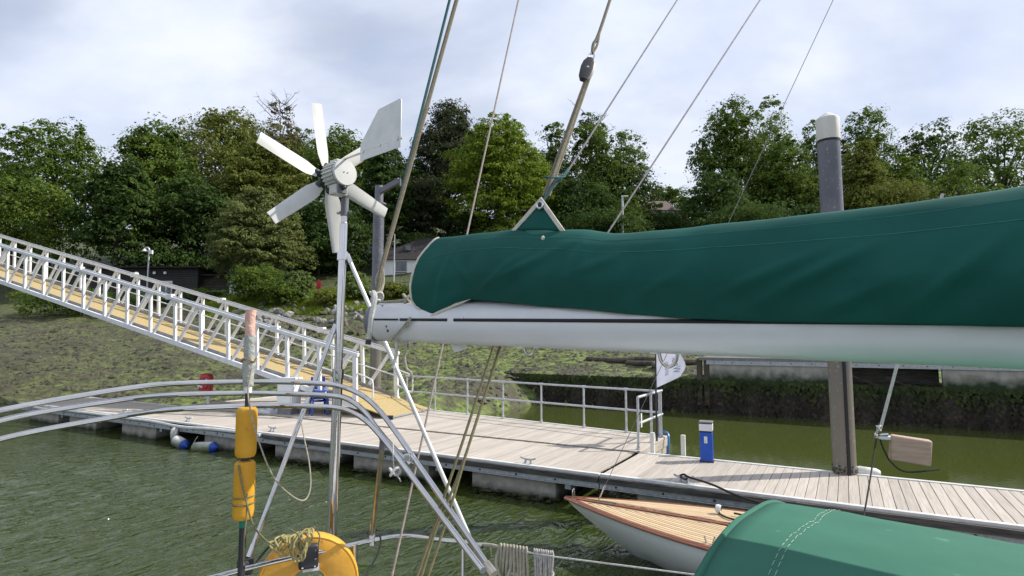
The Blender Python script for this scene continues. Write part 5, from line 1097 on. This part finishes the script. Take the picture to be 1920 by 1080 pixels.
def hoops():
    o = thing('bimini_frame', at(921, 1075, 2.15), 'three bent stainless hoops of a folded bimini frame across the stern', 'frame')
    def dep(x): return interp(x, [(-120, 2.35), (0, 2.55), (240, 2.82), (460, 3.0), (640, 3.0), (720, 2.85), (780, 2.66), (921, 2.15)])
    sets = [[(-170, 1000), (-160, 900), (-130, 820), (-60, 785), (60, 758), (240, 728), (334, 719), (460, 716), (555, 717), (620, 721), (650, 728), (680, 742), (709, 767), (742, 810), (778, 862), (850, 966), (921, 1070)],
            [(-150, 1000), (-140, 915), (-110, 845), (-50, 805), (60, 776), (240, 748), (334, 740), (460, 737), (560, 739), (620, 742), (650, 748), (680, 768), (709, 806), (740, 842), (771, 872)],
            [(-130, 1000), (-125, 930), (-100, 875), (-45, 838), (60, 810), (240, 778), (334, 767), (460, 761), (560, 761), (625, 764), (655, 771), (685, 788), (712, 815), (742, 853), (800, 930), (860, 1010), (906, 1070)]]
    for k, st in enumerate(sets):
        pts = [at(x, y, dep(x)-.05*k*(x > 300)) for x, y in st]; MB().tube(smoothpts(pts, 6), .0128, 12).build('hoop', STEEL, o)
    for px, py in ((776, 862), (722, 828)):
        a = at(px-6, py-9, dep(px)); b = at(px+6, py+9, dep(px)); MB().tube([a, b], .018, 12).build('sleeve', STEEL, o)
    a = at(764, 858, dep(764)-.05); MB().box(a, (.03, .03, .035)).build('hinge', STEEL, o, bevel=.004)
    a = at(911, 1058, 2.17); b = at(926, 1078, 2.14); MB().tube([a, b], [.019, .021], 12).build('pivot_sleeve', BRONZE, o)
    a = at(727, 783, 2.85); MB().tube([a-Vector((.02, 0, 0)), a+Vector((.025, 0, 0))], .011, 10).build('end_plug', BLACK, o)
    c_ = Vector((at(921, 1075, 2.15))); MB().tube([c_, Vector((c_.x+.1, c_.y-.05, 1.1))], .0128, 10).build('foot_tube', STEEL, o)
hoops()
s0 = at(717, 836, 2.82); s1 = at(698, 1003, 3.2); s1 = atz(698, 1013, ZR)
o_ = thing('support_strut', s1, 'upright stainless strut with a bronze reflection in its colour from the stern rail to the bimini hoops', 'strut'); MB().tube([s1+Vector((0, 0, .03)), s0], .0125, 12).build('tube', BRONZE, o_); MB().tube([s0-(s0-s1)*.02, s0+(s0-s1)*.05], .0155, 12).build('cap_sleeve', CAPG, o_); MB().box(s1+Vector((0, 0, .0)), (.03, .034, .06)).build('rail_clamp', STEEL, o_, bevel=.006); MB().tube([s1+Vector((0, 0, .05)), s1+Vector((0, 0, .09))], .0165, 12).build('foot_sleeve', BRONZE, o_)  # stainless tube; its bronze-ish reflection is put into the base colour
rope('black_lanyard', [at(712, 1003, 3.15), at(714, 1018, 3.14), at(708, 1040, 3.1), at(694, 1065, 3.05), at(684, 1082, 3.0)], .005, R_BLACK, 'thin black lanyard hanging from the stern rail', 'cord', 6)
knot('small_coil', at(741, 884, 2.62), .02, R_WHITE, 'little bundle of white cord hanging under the hoops', 3, 8); rope('coil_tail', [at(737, 832, 2.7), at(738, 868, 2.65), at(741, 884, 2.62), at(752, 903, 2.62)], .003, R_WHITE, 'white cord tail of the little bundle under the hoops', 'cord', 4)
# wind generator
YT = 3.5
pt = at(647, 372, YT); pm_ = at(641, 560, YT); pb = at(634, 640, YT); pbot = at(622, 1000, YT)
def turbine():
    base = Vector((pbot.x, pbot.y, 1.1)); o = thing('wind_generator', base, 'white six-bladed wind generator with tail vane on a stainless pole', 'wind generator')
    pj = at(640, 412, YT); pole_lo = at(624, 950, YT)
    dv_ = (pt-pole_lo).normalized()
    def PP(y): # point on the pole axis at a height
        k = (y-pt.z)/(pole_lo.z-pt.z); return pt.lerp(pole_lo, k)
    zt_, z1, z2 = pt.z, at(640, 420, YT).z, at(634, 700, YT).z
    MB().tube([PP(z2-.03), PP(z1)], .0245, 18).build('pole', STEEL, o); MB().tube([PP(1.1), PP(z2)], .029, 18).build('lower_pole', STEEL, o)
    MB().tube([PP(z1), PP(z1+.012), PP(z1+.06)], [.0245, .018, .018], 16).build('pole_neck', STEEL, o); MB().tube([PP(z1+.05), PP(zt_)], .0235, 16).build('yaw_collar', CAPG, o); MB().lathe([(.012, -.045), (.012, .045)], PP(z1+.07), (1, 0, 0), 8).build('collar_bolt', STEEL, o)
    for z_ in (z2, at(640, 480, YT).z): MB().tube([PP(z_-.025), PP(z_+.025)], .034, 16).build('clamp', STEEL, o)
    bk_ = Vector((.745, -.667, 0)).normalized(); sd_ = Vector((bk_.y, -bk_.x, 0))*-1; up = Vector((0, 0, 1)); hub = at(614, 335, YT); bc = hub+bk_*.052
    r_ = .074
    MB().lathe([(.03, 0), (r_*.92, .004), (r_, .015), (r_, .13), (r_*.98, .137), (.01, .138)], bc, bk_, 36).build('generator_body', BLADE, o)
    for k in range(22):
        a = 2*PI*k/22; rad = sd_*math.cos(a)+up*math.sin(a); MB().bar(bc+rad*(r_+.003)+bk_*.012, bc+rad*(r_+.003)+bk_*.126, .008, .01, up=rad).build('cooling_fin', BLADE, o)
    MB().lathe([(r_*1.06, .134), (r_*1.06, .148), (r_*1.02, .152), (.001, .154)], bc, bk_, 36).build('back_plate', BLADE, o); MB().lathe([(r_*1.03, .127), (r_*1.03, .134)], bc, bk_, 36).build('gasket', GROOVE, o)
    for s in (-.012, .012): MB().lathe([(.004, .153), (.003, .158), (.001, .158)], bc+sd_*s, bk_, 8).build('plate_screw', CAPG, o)
    nk = bc+bk_*.075; top_p = PP(zt_)
    MB().bar(Vector((nk.x, nk.y, nk.z-.06)), Vector((nk.x, nk.y, pt.z-.004)), .085, .075, up=bk_).build('yaw_housing', BLADE, o, bevel=.008); MB().box(Vector((nk.x, nk.y, pt.z+.035))+bk_*.045, (.012, .06, .065), Matrix.Rotation(math.atan2(bk_.y, bk_.x), 3, 'Z')).build('brush_cover', CAPG, o, bevel=.004); MB().lathe([(.015, 0), (.012, .02), (.004, .025)], Vector((nk.x, nk.y, pt.z+.035))+bk_*.052, bk_, 10).build('cable_gland', BLACK, o)
    # hub and blades
    MB().lathe([(.02, -.04), (.045, -.03), (.05, 0), (.045, .02), (.02, .04)], hub, bk_, 20).build('hub', pm('hub_green', (.012, .035, .035), (.03, .06, .06), scale=20, rough=.4), o)
    hm = MATS['hub_green']
    for k in range(6):
        a = math.radians(100+60*k); rad = sd_*math.cos(a)+up*math.sin(a); tn = bk_.cross(rad)
        MB().lathe([(.016, .03), (.021, .045), (.021, .085), (.012, .095)], hub, rad, 12).build('blade_socket', hm, o)
        P = []
        for t in np.linspace(0, 1, 12):
            ch = .062+.042*min(1, t*5)-.026*t; pit = math.radians(22-14*t); cd = (tn*math.cos(pit)+bk_*math.sin(pit)); nd = rad.cross(cd); c_ = hub+rad*(.075+.385*t); row = []
            for u_, th in ((-.5, 0), (-.42, .06), (-.25, .085), (0, .08), (.3, .04), (.5, .004), (.3, -.01), (0, -.015), (-.25, -.03), (-.42, -.035)): row.append(c_+cd*ch*(u_+.12)+nd*ch*th*1.1)
            P.append(row)
        m = MB().grid(P, closed=True); n_ = len(P[0]); m.f += [tuple(range(n_)), tuple(range(11*n_, 12*n_))]; m.m += [0, 0]; m.build('blade', BLADE, o)
    # tail
    t0 = bc+up*(r_+.01)+bk_*.11; t1 = t0+bk_*.585+up*.0
    MB().tube([t0-bk_*.09, t1], .0065, 10).build('tail_rod', BRONZE, o); MB().bar(t0-bk_*.1, t0-bk_*.02, .05, .02).build('rod_mount', BLADE, o, bevel=.004)
    def V(x, z): return t0+bk_*x+up*z+sd_*-.006
    vane = [V(.2, -.05), V(.575, -.05), V(.578, -.042), V(.578, .205), V(.573, .216), V(.563, .22), V(.37, .212), V(.2, .05)]
    MB().prism(vane, sd_*.004).build('tail_vane', TWHITE, o)
    for x, z in ((.23, 0), (.55, 0), (.39, 0)): MB().tube([V(x, z)-sd_*.004, V(x, z)+sd_*.014], .008, 8).build('vane_bolt', BRONZE, o)
    return PP
PP = turbine()
def strut(a, b, r_, mat, label, ends=True):
    o = thing('stern_strut', b, label, 'strut'); MB().tube([a, b], r_, 12).build('tube', mat, o); d = (b-a).normalized()
    for c_, s in ((a, 1), (b, -1)): MB().tube([c_-d*s*.01, c_+d*s*.05], r_*1.25, 10).build('end_fitting', STEEL, o)
pa = PP(at(634, 612, YT).z); clampP = atz(468, 1052, ZR)
strut(pa+Vector((-.03, 0, 0)), clampP+Vector((.0, .0, .03)), .0125, STEEL, 'slanting stainless brace from the turbine pole down to the rail clamp')
strut(PP(at(640, 480, YT).z)+Vector((.03, 0, 0)), atz(884, 1016, ZR), .0125, pm('white_tube', (.7, .7, .7), (.78, .78, .77), scale=12, rough=.35, metal=.3), 'pale brace from the turbine pole passing behind the boom end to the stern rail')
oc = thing('rail_clamp', clampP, 'black plastic clamp on the stern rail holding the marker pole', 'clamp'); MB().box(clampP+Vector((-.02, 0, -.02)), (.075, .06, .085), Matrix.Rotation(.3, 3, 'Z')).build('body', BLACK, oc, bevel=.012); MB().lathe([(.012, 0), (.012, .03)], clampP+Vector((.0, -.03, 0)), (0, -1, 0), 8).build('bolt', CAPG, oc)
# man overboard marker pole with two yellow floats
def danbuoy():
    Yd = 2.72; o = thing('marker_pole', at(452, 1075, Yd), 'tall marker pole with two yellow foam floats and rolled flag', 'marker pole')
    A_, B_ = at(470, 585, Yd), at(452, 1080, Yd)
    def Q(y): k = (y-585)/(1080-585); return A_.lerp(B_, k)
    dn = (B_-A_).normalized()
    MB().tube([Q(978), Q(1085)], .0155, 12).build('pole', BLACK, o); MB().tube([Q(976), Q(991)], .0165, 12).build('green_band', pm('green_tape', (.0, .16, .1), (.01, .2, .13), rough=.5), o); MB().tube([Q(690), Q(780)], .008, 10).build('upper_pole', STEEL, o)
    for y0, y1, nm in ((767, 862, 0), (868, 977, 1)):
        L = (Q(y1)-Q(y0)).length; r_ = .046; MB().lathe([(.018, 0), (r_*.8, .003), (r_*.96, .012), (r_, .03), (r_, L-.03), (r_*.96, L-.012), (r_*.82, L-.003), (.018, L)], Q(y0), dn, 28).build('float', YEL, o)
    MB().tube([Q(858), Q(872)], .02, 12).build('spacer', BLACK, o)
    # rolled flag
    rr = random.Random(4)
    def roll(y0, y1, r0, r1, name, mat, seed):
        rr = random.Random(seed); P = []
        for i in range(14):
            t = i/13; c_ = Q(y0+(y1-y0)*t)+Vector((.0015*math.sin(t*9), 0, 0)); rad = r0+(r1-r0)*t; P.append([c_+Vector((math.cos(a), math.sin(a), 0))*rad*(1+.05*math.sin(3*a+t*12)+rr.uniform(-.03, .03)) for a in np.linspace(0, 2*PI, 14, endpoint=False)])
        m = MB().grid(P, closed=True); m.f += [tuple(range(14))[::-1], tuple(range(13*14, 14*14))]; m.m += [0, 0]; m.build(name, mat, o)
    roll(581, 632, .0235, .0225, 'flag_roll', PINK, 1); roll(630, 676, .0255, .0235, 'flag_sleeve', GREYC, 2); roll(664, 684, .021, .023, 'flag_roll', PINK, 3); roll(680, 728, .03, .022, 'flag_sleeve', GREYC, 5)
    MB().tube([Q(726), Q(740)], .018, 10).build('sleeve_end', TWHITE, o); MB().tube([Q(742), Q(768)], .011, 10).build('lamp_stem', BLACK, o)
    pts = []
    for i in range(40): t = i/39; a = t*2*PI*1.0; pts.append(Q(678)+Vector((math.cos(a)*.034, math.sin(a)*.034, .006*math.sin(3*a))))
    MB().tube(pts[:-1], .004, 6, closed=True).build('tie', R_OLIVE, o)
danbuoy()
Yd = 2.72
rope('cream_cord', [at(472, 690, 2.68), at(465, 735, 2.67), at(472, 780, 2.665), at(486, 830, 2.67), at(512, 893, 2.75), at(545, 928, 2.9), at(570, 938, 3.0), at(582, 915, 3.05), at(580, 870, 3.1), at(570, 820, 3.15), at(566, 795, 3.2)], .0035, R_CREAM, 'thin cream cord hanging in a loop beside the yellow floats', 'cord', 8)
def bandpts(y, n=22, r_=.049): 
    c_ = at(457, y, Yd); return [c_+Vector((math.cos(a)*r_, math.sin(a)*r_, .004*math.cos(a))) for a in np.linspace(0, 2*PI, n, endpoint=False)]
for y, lab in ((930, 'upper'), (943, 'lower')): tag(MB().tube(bandpts(y), .0032, 6, closed=True).build('float_lashing', R_OLIVE), lab+' cord turn lashed round the lower yellow float', 'cord')
rope('float_lanyard', [at(447, 872, 2.67), at(450, 890, 2.665), at(455, 915, 2.665), at(463, 945, 2.665), at(475, 985, 2.7), at(497, 1012, 2.8), at(512, 1022, 2.9)], .0042, R_OLIVE, 'olive lanyard running down the lower float to the rope coil', 'cord', 6)
rope('float_tail', [at(463, 925, 2.665), at(462, 965, 2.67), at(458, 1010, 2.68), at(457, 1060, 2.69)], .0035, R_OLIVE, 'thin cord hanging straight below the lower yellow float', 'cord', 4)
# horseshoe lifebuoy behind the rail
def horseshoe():
    c_ = at(578, 1087, 3.15); xh = Vector((.95, .31, 0)).normalized(); yn = Vector((xh.y, -xh.x, 0)); o = thing('horseshoe_buoy', c_-Vector((0, 0, .35)), 'yellow horseshoe lifebuoy hung on the outside of the stern rail', 'lifebuoy')
    cen = c_+Vector((0, 0, -.02)); P = []
    for a in np.linspace(-.62*PI*.5, PI+.62*PI*.5, 44):
        if a < 0: d = xh*.172+Vector((0, 0, a*.3))
        elif a > PI: d = -xh*.172+Vector((0, 0, -(a-PI)*.3))
        else: d = xh*(0.172*math.cos(a))+Vector((0, 0, 0.172*math.sin(a)*1.0))
        rad = (xh*math.cos(a)+Vector((0, 0, math.sin(a)))) if 0 <= a <= PI else (xh if a < 0 else -xh); row = []
        for t in np.linspace(0, 2*PI, 16, endpoint=False):
            x_, y_ = math.cos(t), math.sin(t); sx = abs(x_)**.32*(1 if x_ > 0 else -1); sy = abs(y_)**.32*(1 if y_ > 0 else -1); row.append(cen+d+rad*sx*.084+yn*sy*.05)
        P.append(row)
    m = MB().grid(P, closed=True); m.f += [tuple(range(16)), tuple(range(43*16, 44*16))]; m.m += [0, 0]; m.build('body', YEL2, o)
    for side in (-1, 1): MB().tube([P[i][2 if side > 0 else 6] + Vector((0, 0, .002)) for i in range(44)], .0035, 6).build('piping', YEL2, o)
    MB().box(cen+Vector((0, 0, -.1))+yn*.05-xh*.02, (.05, .02, .16)).build('strap', PINK, o)
horseshoe()
ob = atz(581, 1040, ZR); oc = thing('rail_pad', ob, 'black plastic mounting pad bolted on the stern rail in front of the horseshoe buoy', 'bracket'); Rz = Matrix.Rotation(.42, 3, 'Z')
MB().box(ob+Vector((0, -.02, 0)), (.096, .045, .12), Rz).build('plate', BLACK, oc, bevel=.012); MB().box(ob+Vector((.005, .005, -.065)), (.08, .03, .03), Rz).build('backing', PAPER, oc)
for x in (-.03, .03):
    for z in (-.045, -.01, .03): MB().lathe([(.006, 0), (.005, .004), (.001, .005)], ob+Rz @ Vector((x, -.024, z))+Vector((0, -.019, 0)), Rz @ Vector((0, -1, 0)), 8).build('bolt', STEEL if z < -.03 else CAPG, oc)
# coil of yellow line over the horseshoe
def coil():
    r_ = random.Random(6); pts = []
    for k in range(15):
        t = k/14; x0 = 590-66*t+r_.uniform(-8, 8); y0 = 989+22*t+r_.uniform(-4, 4)
        x1 = 540-16*t*.4+r_.uniform(-18, 18)+20*(1-t); y1 = 1035+r_.uniform(-14, 20)
        Yk = 3.0-.012*(k % 4)+r_.uniform(-.012, .012)
        pts += [at(x0-3, y0, Yk+.02), at((x0+x1)/2-14, (y0+y1)/2-6, Yk-.03), at(x1-6, y1-6, Yk-.05), at(x1, y1, Yk-.05), at(x1+9, y1-8, Yk-.055), at((x0+x1)/2+8, (y0+y1)/2-4, Yk-.045)]
    tag(MB().tube(smoothpts(pts, 5), .0048, 6).build('line_coil', R_YEL), 'untidy coil of thin yellow line over the top of the horseshoe buoy', 'rope')
coil()
rope('coil_seizing', [at(588, 987, 2.93), at(599, 1003, 2.9), at(597, 1022, 2.9)], .004, R_OLIVE, 'grey-olive cord from the coil down to the black pad', 'cord', 5)
rope('coil_seizing', [at(545, 993, 2.92), at(560, 1004, 2.9), at(565, 1025, 2.9)], .004, R_OLIVE, 'grey-olive cord tying the middle of the yellow coil', 'cord', 5)
rope('buoy_strap', [at(520, 1010, 3.05), at(500, 1030, 3.03), at(480, 1055, 3.0), at(472, 1068, 2.95)], .006, R_BLACK, 'dark strap along the left shoulder of the horseshoe buoy', 'strap', 5)
# guard line with hanging coils
gl = [atz(905, 1022, ZR), atz(940, 1027, ZR), atz(1040, 1044, ZR), atz(1290, 1076, ZR), atz(1500, 1102, ZR)]
rope('guard_line', gl, .0042, R_WHITE, 'white guard line from the stern rail towards the green hood', 'rope')
rope('guard_line_lashing', [gl[0]+Vector((-.02, 0, .004)), gl[0].lerp(gl[1], .5)+Vector((0, -.004, .007)), gl[1]], .009, R_CREAM, 'cream lashing round the left end of the guard line', 'rope', 4)
rope('lashing_tail', [atz(920, 1026, ZR), atz(922, 1026, ZR)+Vector((0, 0, -.05))], .004, R_CREAM, 'short frayed tail below the guard line lashing', 'cord')
rope('lashing_tail', [atz(893, 1020, ZR), at(905, 1040, 2.55), at(912, 1062, 2.4)], .005, R_CREAM, 'white cord from the guard line to the hoop pivot', 'cord', 4)
def hank(p0x, p1x, n, rad, mat, label, seed, drop):
    r_ = random.Random(seed); o = thing('rope_hank', atz((p0x+p1x)/2, 1045, ZR)-Vector((0, 0, drop)), label, 'rope', 'rope hanks on the guard line')
    for i in range(n):
        t = (i+.5)/n; px = p0x+(p1x-p0x)*t; tt = (px-905)/(1290-905); a = gl[0].lerp(gl[3], max(0, min(1, (px-905)/385*1.0))); a = atz(px, 1022+(px-905)*.14, ZR); dz = drop*r_.uniform(.85, 1.1); w_ = r_.uniform(.008, .02); j = r_.uniform(-.01, .01); f = Vector((0, -1, 0))
        pts = [a+Vector((j-.004, .012, -dz)), a+Vector((j*.5, .022, -dz*.5)), a+Vector((0, .016, -.006)), a+Vector((0, 0, rad*1.6+.004)), a+Vector((.002, -.016, -.008)), a+Vector((j, -.02-w_*.4, -dz*.45)), a+Vector((j+.004, -.016, -dz)), a+Vector((j, .0, -dz-.02)), a+Vector((j-.004, .012, -dz))]
        MB().tube(smoothpts(pts, 5), rad, 7).build('turn', mat, o)
    m = atz((p0x+p1x)/2+4, 1022+((p0x+p1x)/2-905)*.14, ZR)
    q = [m+Vector((.04*math.cos(a), .034*math.sin(a), -.1+.012*math.sin(a))) for a in np.linspace(0, 2*PI, 16, endpoint=False)]; MB().tube(q, rad, 7, closed=True).build('wrap', mat, o)
hank(936, 990, 9, .0075, R_CREAM, 'hank of thick cream rope hung on the guard line', 3, .3); hank(1000, 1038, 9, .0058, rope_mat('speckled_rope', (.3, .29, .28), (.62, .6, .56), 200), 'hank of thinner speckled rope hung right of the thick one', 5, .3)
rope('hank_loop', [atz(936, 1026, ZR), atz(930, 1030, ZR)+Vector((0, -.02, -.06)), atz(942, 1030, ZR)+Vector((0, -.03, -.14)), atz(955, 1030, ZR)+Vector((0, -.03, -.1)), atz(962, 1028, ZR)+Vector((0, -.02, -.0))], .0075, R_CREAM, 'loose bight of cream rope in front of the thick hank', 'rope', 6)
# spray hood lower right
HW = Vector((.642, .767, 0)); HA = BE
def hood():
    o = thing('spray_hood', HA*.3+HW*1.5+Vector((0, 0, 1.3)), 'green canvas spray hood arched over the cockpit at the lower right', 'spray hood')
    def hp(a, t): return HA*a+HW*(1.67+t)+Vector((0, 0, 2.397-.212*t*t-.42*abs(t)**5-.012*(a+.5)**2+.010*mnoise.noise(Vector((a*2.2, t*2.6, 1)))+.004*mnoise.noise(Vector((a*7, t*5, 3)))+.006*math.exp(-((a+.42)/.05)**2)*mnoise.noise(Vector((a*3, t*22, 7)))+.004*math.sin(a*9+t*3)*mnoise.noise(Vector((a*2, t*2, 5)))))
    def edge(t): return -.577-.071*t+.04*t*t
    T = np.linspace(-1.12, 1.12, 60); R = [[hp(edge(t)+(1.35-edge(t))*s, t) for t in T] for s in np.linspace(0, 1, 40)]
    MB().grid(R).build('canvas', HOODC, o, fix=False, solid=.006); MB().tube([p for p in R[0]], .009, 8).build('front_hem', HOODC, o)
    # seam with two rows of stitches
    for k, s0 in enumerate((.0, .013)):
        m = MB(); tt = np.arange(-1.05, .9, .012)
        for q in range(0, len(tt)-1): 
            if q % 3 == 2: continue
            aa = -.425+s0-.02*tt[q]+.004*math.sin(tt[q]*14); up = Vector((0, 0, .005)); m.tube([hp(aa, tt[q])+up, hp(aa+.001, tt[q+1])+up], .00055, 4)
        x = m.build('stitching', THREAD, o); x['kind'] = 'stuff'
    # hoops under the canvas carry it on the coaming
    for a in (-.54, .3, 1.3): MB().tube([hp(a+.0, t)-Vector((0, 0, .02)) for t in T]+[], .0125, 10).build('hoop', STEEL, o)
    for a in (-.54, 1.3):
        for t in (-1.12, 1.12): e = hp(a, t); MB().tube([e-Vector((0, 0, .02)), Vector((e.x, e.y, 1.1))], .0125, 10).build('hoop_leg', STEEL, o)
hood()
# spar end hanging at the right, with its white line and dark lines
ws = at(1650, 806, 3.3); rope('white_hanger', [ws, at(1690, 655, 3.3), at(1690, 655, 3.3)+(at(1690, 655, 3.3)-ws)*2], .0085, R_WHITE, 'white braided rope coming down behind the boom at the right', 'rope'); knot('hanger_knot', at(1648, 803, 3.29), .017, R_WHITE, 'white knot at the lower end of the braided rope', 2, 5)
osp = thing('hanging_spar', at(1675, 835, 3.3), 'pinkish wooden spar end with a metal tip slung from the white rope', 'spar'); e0 = at(1668, 838, 3.3); e1 = at(1745, 850, 3.22); dS = (e1-e0).normalized()
MB().bar(e0, e1, .07, .14).build('timber', DUSTY, osp, bevel=.01); MB().bar(at(1644, 819, 3.3), at(1682, 822, 3.3), .05, .022).build('tip_plate', TWHITE, osp, bevel=.005); MB().tube([at(1648, 816, 3.28), at(1665, 815, 3.28)], .008, 8).build('pin', STEEL, osp); MB().tube(smoothpts([at(1648, 806, 3.3), at(1641, 815, 3.29), at(1645, 822, 3.29), at(1652, 815, 3.29)], 5), .005, 7).build('shackle', STEEL, osp)
rope('dark_downhaul', [at(1643, 822, 3.3), at(1636, 870, 3.2), at(1621, 960, 3.0), at(1610, 1010, 2.9)], .0042, R_BLACK, 'thin dark line dropping from the spar tip to the hood', 'cord', 4); rope('dark_downhaul', [at(1650, 824, 3.28), at(1658, 845, 3.27), at(1672, 868, 3.25), at(1700, 885, 3.2), at(1760, 880, 3.2)], .0042, R_BLACK, 'slack dark line looping under the wooden spar', 'cord', 5)
# our yacht's hull below the frame: deck edge the rails stand on
def own_hull():
    o = thing('yacht_hull', Vector((.4, -1, 0)), 'white hull and deck of the yacht the picture is taken from', 'yacht')
    st = Vector((-1.55, 3.1, 0)); ax = BE; R = []; cen = Vector((-.75, 2.55, 0))
    prof = [(-.25, .95), (0, 1.28), (.6, 1.55), (1.6, 1.8), (3, 1.95), (5, 1.9), (7, 1.3), (8.6, .1)]
    n_ = Vector((HW.x, HW.y, 0)); c0 = -HW*.42+Vector((-.75, 2.2, 0))
    for a, h in prof: R.append([c0+ax*a+n_*(h*s)+Vector((0, 0, z)) for s, z in ((-.55, -.3), (-.9, .2), (-1, 1.06), (1, 1.06), (.9, .2), (.55, -.3))])
    m = MB().grid(R, closed=True); k = 6; m.f += [tuple(range(k)), tuple(range(7*k, 8*k))]; m.m += [0, 0]; m.build('hull', WHITE, o)
    MB().tube([r_[2]+Vector((0, 0, .02)) for r_ in R], .025, 8).build('toe_rail', MAHO, o); MB().tube([r_[3]+Vector((0, 0, .02)) for r_ in R], .025, 8).build('toe_rail', MAHO, o)
own_hull()
